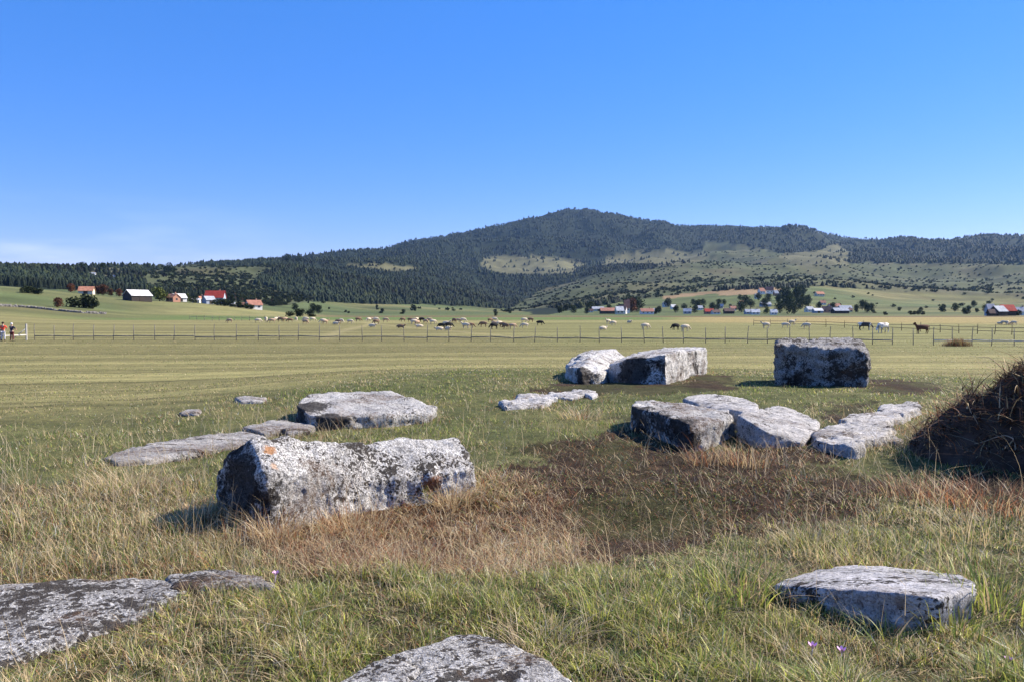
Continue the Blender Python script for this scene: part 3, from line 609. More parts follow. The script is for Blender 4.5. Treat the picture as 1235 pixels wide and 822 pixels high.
tuft(700,505,120,.3,.28,.007,{'straw':.7,'pale':.2,'rust':.1},'straw tuft left of the dark fronted block',curl=.8)
# meadow saffron flowers
def flower(px, py, h, label):
    x, y = GP(px, py); z = float(HG(x,y)[0]); root = empty('meadow_saffron', (x,y,z)); tag(root, label, 'flower')
    bm = bmesh.new(); tube(bm, [(0,0,-.02),(.004,0,h*.5),(.008,.003,h)], [.0025,.0025,.003], 6); link('stem', bm2me(bm,'stem',True), MST, root)
    for k in range(6):
        a = k*math.pi/3+.2; bm = bmesh.new(); c, s = math.cos(a), math.sin(a); rows = []
        for (t, rr, ww) in ((0,.003,.002),(.35,.009,.006),(.7,.017,.007),(1.,.022,.001)):
            q = Vector((.008+c*rr, .003+s*rr, h+.034*t*(1-.25*t))); rows.append((bm.verts.new(q+Vector((-s,c,0))*ww), bm.verts.new(q-Vector((-s,c,0))*ww)))
        for i in range(3): bm.faces.new((rows[i][0],rows[i][1],rows[i+1][1],rows[i+1][0]))
        link('petal', bm2me(bm,'petal',True), MPE, root)
MST = simple('flower_stem', (.55,.45,.5)); MPE = simple('pink_petal', (.72,.42,.66), .6, .15)
flower(978,796,.055,'small pink lilac flower, left of the pair below the lower right slab')
flower(1013,803,.06,'open pink lilac flower, right of the pair below the lower right slab')
flower(1215,815,.06,'pink lilac flower in the bottom right corner')
flower(331,706,.06,'tiny whitish pink flower beside the thin earthy stone edge')

# ------------------------------------------------------------------ brush mound on the right
def brush_mound():
    cx, cy = 6.55, 8.55; cz = float(HG(cx,cy)[0]); root = empty('brush_mound', (cx,cy,cz)); tag(root, 'dark mound of dead roots and dry brush at the right edge of the photo', 'brush mound')
    n1, n2 = 90, 46; a = np.linspace(0,2*math.pi,n1,endpoint=False); t = np.linspace(0,1,n2); A,T = np.meshgrid(a,t)
    rx, ry, hh = 2.2, 1.5, 1.5
    lobes = 1+.10*vnoise(np.cos(A)*1.6+5, np.sin(A)*1.6, T*2, seed=301)
    prof = np.where(T<1, (1-T**1.25)**1.0, 0)
    x = np.cos(A)*T*rx*lobes; y = np.sin(A)*T*ry*lobes; z = hh*prof + (.42*fbm(x*1.7,y*1.7,seed=303)+.15*fbm(x*6,y*6,seed=305))*(1-T*.5) - .12*(T>.97)
    V = np.stack([x.ravel(),y.ravel(),z.ravel()],1); i = np.arange(n2-1)[:,None]*n1; j = np.arange(n1)[None,:]; j2 = (j+1)%n1
    F = np.stack([(i+j).ravel(),(i+n1+j).ravel(),(i+n1+j2).ravel(),(i+j2).ravel()],1)
    link('earth', npmesh('earth',V,F,4,smooth=True), simple('dark_peaty_earth',(.06,.04,.03),.95,.5,6), root)
    def sample(n, out=0):
        k = RNG.integers(0,len(V),n); k = k[(V[k,2] > -.05)]; return V[k]+RNG.normal(0,.04,(len(k),3))+np.array([0,0,out])
    P = []
    for (n,h0,h1,wd,pal,lean) in ((22000,.05,.20,.008,{'dark':.16,'brown':.36,'rust':.26,'straw':.18,'olive':.04},1.3),(2600,.2,.5,.006,{'brown':.35,'rust':.3,'straw':.3,'pale':.05},1.0)):
        s = sample(n); m=len(s); out = np.arctan2(s[:,1],s[:,0]); Pm=np.zeros((m,len(PK_)))
        for k,v in pal.items(): Pm[:,PK_.index(k)] = v
        P.append(blades(s[:,0],s[:,1],s[:,2]-.02,RNG.uniform(h0,h1,m),np.full(m,wd)*RNG.uniform(.6,2.4,m),RNG.uniform(0,6.283,m),np.abs(RNG.normal(.6,lean,m)),RNG.uniform(0,1.6,m),pick(Pm)*RNG.uniform(.5,1.2,(m,1)),4))
    Vv,Q,T_,C = join(P); o = link('dead_brush', npmesh('dead_brush',Vv,[Q,T_],0,np.clip(C,.003,.8)), M_TWIG, root); o['kind']='stuff'
    # thicker woody roots and runners
    rm = simple('woody_root',(.42,.31,.21),.8,.4,12)
    for k in range(90):
        s = sample(1); 
        if not len(s): continue
        p = s[0]; bm = bmesh.new(); d = np.array([random.gauss(-.3,1),random.gauss(-.5,.8),random.gauss(.1,.6)]); pts = []
        for q in range(7):
            pts.append(tuple(p)); d = d/np.linalg.norm(d)+RNG.normal(0,.28,3)+np.array([0,0,-.10]); p = p+d/np.linalg.norm(d)*random.uniform(.04,.13)
            rr = max(1e-3, (p[0]/rx)**2+(p[1]/ry)**2); zmin = 1.42*max(0,(1-rr**.625))+.05; p[2] = max(p[2], min(zmin, 1.42))
        r0 = random.uniform(.003,.009); tube(bm, pts, [r0*(1-.11*i) for i in range(7)], 5); link('root', bm2me(bm,'root',True), rm, root)
brush_mound()

# ------------------------------------------------------------------ fences
W_GREY = simple('weathered_wood', (.20,.18,.155), .9, .35, 8); W_WHITE = simple('bleached_rail', (.46,.44,.41), .8, .12, 5); W_BROWN = simple('brown_rail', (.13,.10,.075), .9, .3, 8)
def post_mesh(h, w_, seed):
    bm = bmesh.new(); rnd = random.Random(seed); tube(bm, [(0,0,-.3),(rnd.gauss(0,.015),rnd.gauss(0,.01),h*.5),(rnd.gauss(0,.035),rnd.gauss(0,.02),h)], [w_,w_*.95,w_*.8], 7); return bm2me(bm,'post',True)
def rail(name, pts, rad, mat, root):
    o3 = root.location; bm = bmesh.new(); tube(bm, [Vector(p)-o3 for p in pts], rad, 6); return link(name, bm2me(bm,name,True), mat, root)
def fence(name, label, ctrl, step_px, hpost, rails, wires, posts_mat=W_GREY, w_=.05, jitter=.1, group=None, wmat=None):
    """ctrl: photo points of the foot line"""
    W = [GP(a, b, 400) for a, b in ctrl]; x0,y0 = W[0]; root = empty(name, (x0,y0,float(HG(x0,y0)[0]))); tag(root, label, 'fence', group)
    protos = [post_mesh(hpost*random.uniform(.92,1.1), w_, i) for i in range(5)]
    for p in protos: p.materials.append(posts_mat)
    pts = []; px = ctrl[0][0]+4
    while px < ctrl[-1][0]:
        b = np.interp(px, [c[0] for c in ctrl], [c[1] for c in ctrl]); x,y = GP(px, b, 400); z = float(HG(x,y)[0]); pts.append((x,y,z)); px += step_px*random.uniform(1-jitter,1+jitter)
    for p in pts:
        o = bpy.data.objects.new('post', random.choice(protos)); COL.objects.link(o); o.parent = root; o.location = Vector(p)-root.location; o.rotation_euler = (random.gauss(0,.03),random.gauss(0,.03),random.uniform(0,6))
    for (hz, rad, mat, i0, i1) in rails:
        a, b = int(i0*len(pts)), max(int(i0*len(pts))+2, int(i1*len(pts))); q = pts[a:b]
        for k in range(len(q)-1):
            ja, jb = random.gauss(0,.03), random.gauss(0,.03)
            A = Vector((q[k][0],q[k][1]-.06,q[k][2]+hz+ja)); B = Vector((q[k+1][0],q[k+1][1]-.06,q[k+1][2]+hz+jb)); rail('rail', [A,B], rad, mat, root)
    for hz in wires: rail('wire', [(p[0],p[1],p[2]+hz) for p in pts], .008, wmat or W_GREY, root)
    return pts
fence('field_fence', 'long grey post and rail fence across the whole field in front of the sheep', [(38,410),(330,410.5),(617,412),(900,414),(1300,418)], 25.2, 1.5, [(.42,.055,W_GREY,0,.84),(.45,.055,W_WHITE,.85,1.01)], [.95], w_=.038)
# white gate end with diagonal brace, at the far left
gx, gy = GP(32,410,400); gz = float(HG(gx,gy)[0]); gr_ = empty('gate_end', (gx,gy,gz)); tag(gr_, 'white post with a diagonal brace and low white rail beside the two people', 'fence')
bm = bmesh.new(); bx(bm,(0,0,.7),(.11,.11,1.75)); link('post', bm2me(bm,'post'), W_WHITE, gr_)
bm = bmesh.new(); tube(bm,[(0,0,1.15),(-1.0,-.3,.25)],.04,6); link('brace', bm2me(bm,'brace',True), W_WHITE, gr_)
ax, ay = GP(-60,412.5,400); bm = bmesh.new(); tube(bm,[(0,-.05,.50),((ax-gx)*.5,(ay-gy)*.5-.05,.42),(ax-gx,ay-gy-.05,.35)],.07,6); link('rail', bm2me(bm,'rail',True), W_WHITE, gr_)
for k in (.35,.7,1.):
    bm = bmesh.new(); bx(bm,((ax-gx)*k,(ay-gy)*k+.05,.4),(.11,.11,1.4)); link('post', bm2me(bm,'post'), W_GREY, gr_)
fence('paddock_fence', 'brown two rail paddock fence behind the cattle at the right', [(905,392.5),(1000,394.5),(1090,399),(1170,402.5),(1330,406)], 22, 1.15, [(.80,.035,W_BROWN,0,1.01),(.40,.035,W_BROWN,0,1.01)], [], W_BROWN, .045)
fence('far_fence', 'thin low fence around the green plot near the left village', [(225,385),(262,386.8),(345,387)], 9, 1.0, [(.7,.04,W_GREY,0,1.01)], [], W_GREY, .05)
# dead thistles caught at the fence
def brushpile(px, py, rmax, wid, h, label):
    x, y = GP(px, py, rmax); z = float(HG(x,y)[0]); n = 900; a = RNG.normal(0,wid*.4,n); b = RNG.normal(0,.3,n); Pm = np.zeros((n,len(PK_))); Pm[:,PK_.index('brown')]=.5; Pm[:,PK_.index('rust')]=.2; Pm[:,PK_.index('olive')]=.3
    bl = blades(x+a,y+b,np.full(n,z)-.02,RNG.uniform(.3,1,n)*h*np.exp(-(a/wid)**2),np.full(n,.03),RNG.uniform(0,6.28,n),np.abs(RNG.normal(.3,.3,n)),RNG.uniform(0,.6,n),pick(Pm),3)
    grassobj('weed_clump',[bl],label,'weeds',kind=None,loc=(x,y,z))
brushpile(1155,417,400,1.4,1.0,'brown dead weed clump against the fence at the right')
# low dry stone wall at the foot of the left pasture
def stone_wall():
    bm = bmesh.new(); x0,y0,z0 = AT(-60,285); root = Vector((x0,y0,z0)); px = -60.
    while px < 128:
        x,y,z = AT(px, 285+4*math.sin(px*.05)); n_ = 2 if random.random() < .8 else 1
        for q in range(n_):
            w_ = random.uniform(.5,1.0); b2 = bmesh.ops.create_icosphere(bm, subdivisions=1, radius=.5)
            M = Matrix.Translation(Vector((x,y+random.gauss(0,.1),z+.12+.34*q))-root) @ Matrix.Rotation(random.uniform(0,6),4,'Z') @ Matrix.Diagonal((w_*1.3,w_,random.uniform(.5,.8),1)); bmesh.ops.transform(bm, matrix=M, verts=b2['verts'])
        px += random.uniform(1.3,2.4)
    o = link('stone_wall', bm2me(bm,'stone_wall'), simple('field_stone',(.20,.185,.17),.95,.4,1.5)); o.location = root; tag(o,'low grey dry stone wall below the bushes at the foot of the left pasture','stone wall')
stone_wall()
# ------------------------------------------------------------------ animals and people (skinned bodies)
def skinned(name, joints, edges, mat, parent=None, sub=1):
    """joints: list of (x,y,z,rx,ry)"""
    me = bpy.data.meshes.new(name); me.from_pydata([j[:3] for j in joints], edges, []); o = bpy.data.objects.new(name, me); COL.objects.link(o)
    sk = o.modifiers.new('s','SKIN'); sk.use_smooth_shade = True
    for i, j in enumerate(joints): me.skin_vertices[0].data[i].radius = (j[3], j[4] if len(j) > 4 else j[3])
    me.skin_vertices[0].data[0].use_root = True
    sb = o.modifiers.new('u','SUBSURF'); sb.levels = sub; sb.render_levels = sub
    dg = bpy.context.evaluated_depsgraph_get(); m2 = bpy.data.meshes.new_from_object(o.evaluated_get(dg)); o.modifiers.clear(); o.data = m2; bpy.data.meshes.remove(me)
    m2.name = name; m2.materials.clear(); m2.materials.append(mat); o.parent = parent
    for p in m2.polygons: p.use_smooth = True
    return o
def woolmat(name, c, v=.2): return simple(name, c, .95, v, 9)
WOOL = {'cream': woolmat('cream_wool',(.62,.52,.38)), 'brown': woolmat('brown_wool',(.22,.14,.09)), 'black': woolmat('black_wool',(.03,.028,.026)), 'tan': woolmat('tan_wool',(.46,.32,.21))}
def sheep_proto(kind, pose):
    hx = {'graze':(.78,.30),'up':(.80,.98),'lie':(.72,.55)}[pose]; dz = -.28 if pose == 'lie' else 0
    J = [(-.28,0,.66+dz,.25,.25),(0,0,.68+dz,.29,.27),(.30,0,.66+dz,.25,.25),(-.50,0,.66+dz,.15,.17),(.50,0,.66+dz+.03,.15,.16),(.66,0,(hx[1]+.66+dz)/2,.10,.11),(hx[0],0,hx[1],.09,.09),(hx[0]+.14,0,hx[1]-.07,.055,.05)]
    E = [(0,1),(1,2),(0,3),(2,4),(4,5),(5,6),(6,7)]
    for bi, bxx in ((0,-.36),(2,.36)):
        for s in (-1,1):
            k = len(J)
            if pose == 'lie': J += [(bxx,s*.16,.22,.09),(bxx+.14,s*.2,.07,.05)]; E += [(bi,k),(k,k+1)]
            else: J += [(bxx,s*.13,.44,.075),(bxx+(-.03 if bi==0 else .01),s*.13,.22,.04),(bxx,s*.13,.0,.04)]; E += [(bi,k),(k,k+1),(k+1,k+2)]
    k = len(J); J += [(-.62,0,.58+dz,.04),(-.64,0,.45+dz,.03)]; E += [(3,k),(k,k+1)]
    k = len(J); J += [(hx[0]-.04,.1,hx[1]+.05,.03),(hx[0]-.06,.17,hx[1]+.03,.02),(hx[0]-.04,-.1,hx[1]+.05,.03),(hx[0]-.06,-.17,hx[1]+.03,.02)]; E += [(6,k),(k,k+1),(6,k+2),(k+2,k+3)]
    o = skinned('sheep', J, E, WOOL[kind]); m = o.data; bpy.data.objects.remove(o); return m
SH = {(k,p): sheep_proto(k,p) for k in WOOL for p in ('graze','up','lie')}
herd = [ # photo column, foot row, wool, pose, facing (1 right, -1 left)
 (277,389.5,'tan','graze',-1),(311,389.5,'cream','graze',1),(321,388,'cream','graze',1),(328,390,'tan','graze',-1),(333,388,'cream','up',1),(338,388,'brown','graze',1),(344,388,'tan','graze',-1),(350,389,'brown','graze',-1),(357,387.5,'cream','graze',1),
 (369,388,'cream','graze',-1),(368,391,'tan','graze',1),(377,387.5,'cream','graze',1),(390,390,'cream','graze',-1),(392,391,'tan','up',1),(405,392,'cream','lie',1),(411,390,'cream','graze',1),(408,391,'brown','graze',-1),(422,390.5,'cream','graze',1),
 (432,388,'brown','graze',1),(445,388,'cream','graze',-1),(448,387.5,'tan','graze',1),(453,388,'cream','graze',1),(454,391,'brown','graze',-1),(449,395,'cream','lie',1),(465,388.5,'tan','graze',1),
 (486,388,'brown','graze',-1),(495,388.5,'brown','graze',1),(500,389,'tan','graze',1),(503,388.5,'cream','graze',-1),(499,391,'cream','graze',1),(503,392,'tan','graze',1),(509,388.5,'black','graze',-1),(513,390,'tan','graze',1),(518,389,'tan','graze',-1),(522,391,'cream','graze',1),(506,395.5,'cream','lie',-1),(483,396,'brown','lie',1),
 (533,396.5,'black','graze',-1),(541,396,'black','graze',1),(530,399,'cream','lie',-1),(540,399,'cream','lie',1),(538,394,'cream','up',1),(548,389.5,'brown','graze',-1),(552,389,'tan','graze',1),(558,389,'cream','graze',1),
 (562,396.5,'cream','up',-1),(567,396,'brown','graze',1),(583,394.5,'brown','graze',-1),(591,388.5,'brown','graze',1),(596,388,'cream','graze',1),(597,393,'tan','graze',-1),(596,397,'black','graze',-1),(602,393,'cream','graze',1),(606,395,'brown','graze',1),(610,397,'brown','graze',-1),(618,396.5,'tan','graze',1),
 (632,389,'cream','graze',1),(640,388.5,'brown','graze',-1),(633,396,'cream','graze',-1),(651,392.5,'black','graze',1),
 (727,398.5,'cream','lie',1),(740,392.5,'cream','graze',-1),(759,390,'cream','lie',1),(734,391,'cream','up',-1),(778,397.5,'cream','graze',1),(815,398,'black','graze',-1),(826,399.5,'cream','graze',1),
 (924,396,'cream','up',-1),(947,395.5,'cream','graze',1),(955,392.5,'cream','up',1),(973,396.5,'cream','graze',-1)]
adj = {'cream':'cream coloured sheep','tan':'tan coated sheep','brown':'dark brown sheep','black':'black sheep'}; pz = {'graze':'grazing with its head down','up':'standing with its head up','lie':'lying down'}
def where(px): 
    return ('at the left end of the flock' if px < 420 else 'left of centre in the flock' if px < 525 else 'in the middle of the flock' if px < 660 else 'among the stragglers right of the flock' if px < 900 else 'above the tall square block on the right')
ORD = [ *['first','second','third','fourth','fifth','sixth','seventh','eighth','ninth','tenth','eleventh','twelfth','thirteenth','fourteenth','fifteenth','sixteenth','seventeenth','eighteenth','nineteenth','twentieth','twenty-first','twenty-second','twenty-third','twenty-fourth','twenty-fifth','twenty-sixth','twenty-seventh','twenty-eighth','twenty-ninth','thirtieth','thirty-first','thirty-second','thirty-third'], *['thirty-'+q for q in 'fourth fifth sixth seventh eighth ninth'.split()], 'fortieth', *['forty-'+q for q in 'first second third fourth fifth sixth seventh eighth ninth'.split()]]
cnt = {}
for (px,py,k,p,f) in sorted(herd):
    cnt[k] = cnt.get(k,-1)+1
    x,y = GP(px,py,400); s = np.hypot(x,y)
    o = bpy.data.objects.new('sheep', SH[(k,p)]); COL.objects.link(o); o.location = (x,y,float(HG(x,y)[0])); o.scale = (1.0,)*3
    o.rotation_euler = (0,0,(0 if f > 0 else math.pi)+random.gauss(0,.45)); q = random.uniform(.92,1.08); o.scale = (q,q,q)
    tag(o, '%s %s, %s of its colour from the left' % (adj[k], pz[p], ORD[cnt[k]]), 'sheep', 'sheep grazing in the field')
for i,(px,py) in enumerate([(1206,391.5),(1211,391.6),(1215,391.8),(1219,391.6),(1223,392)]):
    x,y = GP(px,py,400); o = bpy.data.objects.new('sheep', SH[('cream',('lie','graze','graze','lie','graze')[i])]); COL.objects.link(o); o.location=(x,y,float(HG(x,y)[0])); o.rotation_euler=(0,0,i*2.1); o.scale=(.8,.8,.8)
    tag(o,'distant pale sheep before the dark barn at the far right, %s from the left' % ORD[i],'sheep','distant sheep at the far right')
def cow_proto(name, mat, s=1., head=(1.15,.55), neckup=False):
    J = [(-.55,0,1.05,.34,.36),(0,0,1.03,.40,.38),(.5,0,1.06,.34,.36),(-.88,0,1.15,.22,.24),(.82,0,1.15,.24,.20),(1.02,0,(head[1]+1.15)/2+.05,.16,.13),(head[0]+.02,0,head[1],.15,.12),(head[0]+.25,0,head[1]-.2,.10,.09)]
    E = [(0,1),(1,2),(0,3),(2,4),(4,5),(5,6),(6,7)]
    for bi, xx in ((0,-.72),(2,.62)):
        for d in (-1,1):
            k = len(J); off = .08 if bi == 0 else .0
            J += [(xx,d*.22,.72,.14),(xx-off,d*.22,.42,.07),(xx,d*.22,.10,.055),(xx+.05,d*.22,.0,.07)]; E += [(bi,k),(k,k+1),(k+1,k+2),(k+2,k+3)]
    k = len(J); J += [(-1.08,0,1.2,.04),(-1.14,0,.8,.025),(-1.14,0,.55,.045)]; E += [(3,k),(k,k+1),(k+1,k+2)]
    k = len(J); hx,hz = head; J += [(hx-.02,.16,hz+.08,.05),(hx-.05,.28,hz+.08,.03),(hx-.02,-.16,hz+.08,.05),(hx-.05,-.28,hz+.08,.03)]; E += [(6,k),(k,k+1),(6,k+2),(k+2,k+3)]
    o = skinned(name, J, E, mat); o.scale = (s,s,s); return o
def patchmat(name, a, b, thr):
    m,t,bs = newmat(name,.8); tcn = N(t,'ShaderNodeTexCoord'); t.links.new(ramp(t, noise(t,tcn.outputs['Object'],1.1,2), [(thr,a),(thr+.03,b)]), bs.inputs['Base Color']); return m
def put(o, px, py, rz, label, cat):
    x,y = GP(px,py,400); o.location = (x,y,float(HG(x,y)[0])); o.rotation_euler = (0,0,rz); tag(o,label,cat); return o
put(cow_proto('cow', patchmat('white_hide',(.25,.22,.2),(.75,.70,.63),.40), .95), 1065, 401.5, math.pi+.5, 'white cow grazing behind the fence, right of the tall square block', 'cow')
put(cow_proto('cow', patchmat('piebald_hide',(.05,.045,.045),(.6,.57,.53),.52), .85), 1043, 398.5, -.25, 'smaller black and white cow grazing left of the white cow', 'cow')
put(cow_proto('foal', simple('chestnut_hide',(.10,.045,.03)), .80, (1.12,1.62)), 1112, 402.5, math.pi, 'dark chestnut foal standing with its head raised at the right', 'foal')
def person(px, py, rz, label, shirt, trousers, hair, cap=None, armpose='down', h=1.75):
    x,y = GP(px,py,400); root = empty('person',(x,y,float(HG(x,y)[0])),rz); tag(root,label,'person'); s = h/1.78
    J = [(0,0,.95,.15,.11),(0,0,1.12,.14,.10),(0,0,1.34,.18,.11),(0,0,1.48,.08,.07),(0,0.01,1.56,.055),(0,.02,1.66,.09,.10),(0,.02,1.75,.07,.08)]; E=[(0,1),(1,2),(2,3),(3,4),(4,5),(5,6)]
    for d in (-1,1):
        k=len(J); J += [(d*.10,0,.86,.095),(d*.12,.02,.48,.065),(d*.13,-.01,.10,.045),(d*.13,.12,.04,.04)]; E += [(0,k),(k,k+1),(k+1,k+2),(k+2,k+3)]
        k=len(J)
        if armpose == 'lean': J += [(d*.20,0,1.42,.06),(d*.28,.16,1.18,.05),(d*.20,.38,1.10,.038),(d*.19,.45,1.10,.035)]
        else: J += [(d*.20,0,1.42,.06),(d*.30,-.02,1.16,.05),(d*.22,.12,.98,.038),(d*.20,.18,.94,.035)]
        E += [(2,k),(k,k+1),(k+1,k+2),(k+2,k+3)]
    J = [(a[0]*s,a[1]*s,a[2]*s)+tuple(q*s for q in a[3:]) for a in J]
    skin = simple('skin',(.50,.32,.24),.6,.1); b = skinned('body',J,E,skin,root,1)
    # clothes: slightly larger shells following torso, arms and legs
    T = [j for j in [(0,0,.92,.165,.125),(0,0,1.12,.155,.115),(0,0,1.34,.195,.125),(0,0,1.47,.09,.08)]]; TE=[(0,1),(1,2),(2,3)]
    for d in (-1,1):
        k=len(T)
        if armpose == 'lean': T += [(d*.20,0,1.42,.072),(d*.28,.16,1.18,.06)]
        else: T += [(d*.20,0,1.42,.072),(d*.30,-.02,1.17,.06)]
        TE += [(2,k),(k,k+1)]
    sc = lambda L_: [(a[0]*s,a[1]*s,a[2]*s)+tuple(q*s for q in a[3:]) for a in L_]
    skinned('shirt',sc(T),TE,shirt,root,1)
    T=[(0,0,.93,.155,.12)]; TE=[]
    for d in (-1,1): k=len(T); T += [(d*.10,0,.84,.108),(d*.12,.02,.48,.08),(d*.13,-.01,.10,.062)]; TE += [(0,k),(k,k+1),(k+1,k+2)]
    skinned('trousers',sc(T),TE,trousers,root,1)
    bm=bmesh.new(); bmesh.ops.create_uvsphere(bm,u_segments=12,v_segments=8,radius=.108*s); bmesh.ops.translate(bm,verts=bm.verts,vec=(0,-.005,1.72*s)); link('hair' if not cap else 'cap', bm2me(bm,'hair',True), cap or hair, root)
    for d in (-1,1):
        bm=bmesh.new(); bx(bm,(d*.13*s,.05,.04),(.09,.26,.08)); bmesh.ops.bevel(bm,geom=bm.edges,offset=.02,segments=1,affect='EDGES'); link('shoe',bm2me(bm,'shoe'),simple('shoe_leather',(.04,.035,.03)),root)
person(4,410.8,0.2,'person in a bright red shirt and pale trousers leaning at the white rail',simple('red_cloth',(.75,.09,.05)),simple('pale_cloth',(.55,.55,.6)),simple('dark_hair',(.03,.02,.015)),armpose='lean')
person(14.5,411,-.1,'person in dark clothes and white cap beside the one in red',simple('navy_cloth',(.03,.03,.06)),simple('dark_red_cloth',(.13,.03,.035)),simple('dark_hair_b',(.03,.02,.015)),cap=simple('white_cap',(.7,.7,.72)),armpose='lean',h=1.68)

# ------------------------------------------------------------------ trees
def leafcloud(n, cs, rs, size, c0, c1, seed, flat=.8):
    """leaf sized faces spread through lobes; cs lobe centres, rs lobe radii"""
    g = np.random.default_rng(seed); k = g.integers(0,len(cs),n); d = g.normal(size=(n,3)); d /= np.linalg.norm(d,axis=1)[:,None]
    rad = g.uniform(.55,1.05,n)[:,None]; p = np.array(cs)[k]+d*rad*np.array(rs)[k][:,None]*np.array([1,1,flat])
    a = g.normal(size=(n,3)); a /= np.linalg.norm(a,axis=1)[:,None]; b = np.cross(a, g.normal(size=(n,3))); b /= np.linalg.norm(b,axis=1)[:,None]
    s = size*g.uniform(.6,1.4,n)[:,None]; V = np.stack([p-a*s, p+b*s*.6, p+a*s, p-b*s*.6],1).reshape(-1,3); F = np.arange(4*n).reshape(-1,4)
    C = (np.array(c0)+(np.array(c1)-np.array(c0))*g.random((n,1))); return V,F,np.repeat(C,4,0)
def tree_proto(h, w_, trunk, c0, c1, seed, nl=12, n=1100, size=.42):
    rnd = random.Random(seed); cs=[]; rs=[]
    for i in range(nl):
        a = rnd.uniform(0,6.283); q = rnd.uniform(.1,.62)*w_*.5; zz = trunk+(h-trunk)*rnd.uniform(.12,.8); cs.append((math.cos(a)*q,math.sin(a)*q,zz)); rs.append(rnd.uniform(.24,.40)*min(w_,(h-trunk)*1.1))
    cs.append((0,0,h-rs[0]*.6)); rs.append(.25*w_)
    V,F,C = leafcloud(n,cs,rs,size,c0,c1,seed); V[:,2] = np.maximum(V[:,2], .05)
    crown = npmesh('crown',V,F,4,C); crown.materials.append(M_FOL)
    bm = bmesh.new(); tube(bm,[(0,0,-.4),(0.05,0,trunk*.6),(0,.1,trunk+(h-trunk)*.35)],[w_*.045+.05,w_*.035+.04,.06],7)
    for c in cs[:5]: tube(bm,[(0,0,trunk*.8),(c[0]*.6,c[1]*.6,(trunk+c[2])*.5),c],[w_*.02+.03,.05,.02],5)
    tk = bm2me(bm,'trunk',True); tk.materials.append(M_BARK); return crown, tk
def plant_tree(name, proto, x, y, s, label, cat='tree', group=None, rz=None):
    z = float(HG(x,y)[0]); root = empty(name,(x,y,z),random.uniform(0,6.28) if rz is None else rz); root.scale = s if isinstance(s,tuple) else (s,s,s); tag(root,label,cat,group)
    for nm, me in zip(('crown','trunk'), proto):
        o = bpy.data.objects.new(nm,me); COL.objects.link(o); o.parent = root
    return root
DG0, DG1 = (.012,.024,.009), (.038,.058,.02)
TP = [tree_proto(9,8.5,.7,DG0,DG1,i+1) for i in range(4)]
TP_red = tree_proto(7,6,.8,(.09,.035,.02),(.19,.085,.045),21)
TP_light = [tree_proto(8,7,.8,(.06,.085,.022),(.115,.14,.04),31+i) for i in range(2)]
SB = [tree_proto(3.4,5.2,.1,(.02,.032,.013),(.05,.064,.024),41+i,8,420,.36) for i in range(4)]
SBR = tree_proto(3.6,5,.1,(.07,.045,.03),(.14,.08,.045),46,7,260,.32)
TPOP = tree_proto(13,4.2,1.4,DG0,DG1,61,12,900,.38)
def tp(px, r, hpx): return hpx/FX*r          # metres for a height in photo pixels
def T(px, r, hpx, kind='d', label='', name='tree', ws=1.0):
    if px > 670 and 590 < r < 720: r *= random.uniform(.97,1.35); hpx *= random.uniform(.75,1.15)
    x,y,z = AT(px,r); pr,h0 = {'d':(random.choice(TP),9),'r':(TP_red,7),'l':(random.choice(TP_light),8),'p':(TPOP,13),'b':(random.choice(SB),3.4),'q':(SBR,3.6)}[kind]; s = tp(px,r,hpx)/h0
    return plant_tree(name, pr, x, y, (s*ws,s*ws,s), label, {'b':'bush','q':'bush'}.get(kind,'tree'))
# left village trees and bushes
T(90,330,11,'b','left half of the dark green bush clump in the sloping pasture','bush',1.1); T(103,332,15,'b','tallest dark green bush of the clump in the sloping pasture','bush',1.0); T(112,330,13,'b','right end of the dark green bush clump in the sloping pasture','bush',.8)
T(70,320,10,'r','small reddish bush left of the dark green clump','bush',1.15)
T(35,400,7,'b','low olive bush on the pasture left of the village','bush',1.9); T(47,398,6,'b','low olive bush next to the other on the pasture','bush',1.7); T(28,396,5,'b','smallest of the low olive bushes on the pasture','bush',1.2)
for i,(px,h) in enumerate([(86,9),(119,9),(125,11),(134,7),(144,8)]): T(px,480,h,'r','reddish autumn tree %s' % ['left of the orange roofed barn','just right of the orange roofed barn','second right of the orange roofed barn','low between the orange barn and white roofed barn','beside the white roofed barn'][i],'tree')
T(193,440,16,'l','round dark crowned tree between the white roofed barn and the orange roofed house','tree',1.2)
for i,(px,h) in enumerate([(262,7),(270,8),(279,7),(288,7),(297,6),(303,5)]): T(px,425,h,'b','hedge bush in front of the village roofs, %s from the left' % ['first','second','third','fourth','fifth','sixth'][i],'bush',1.3)
T(233,440,7,'b','dark bush by the small white shed','bush'); T(226,470,9,'l','pale tree behind the small white shed'); 
T(350,330,6,'b','green bush at the left of the pair beyond the sheep','bush',1.3); T(362,332,9,'b','larger green bush of the trio beyond the sheep','bush',1.2); T(374,333,7,'b','green bush at the right of the trio beyond the sheep','bush',1.3)
T(378,520,12,'d','dark tree behind the trio of bushes'); T(384,540,10,'d','darker tree beside the tree behind the trio'); T(356,600,9,'d','tree left behind the trio of bushes')
T(598,420,6,'d','lone dark tree on the brown field edge left of centre')
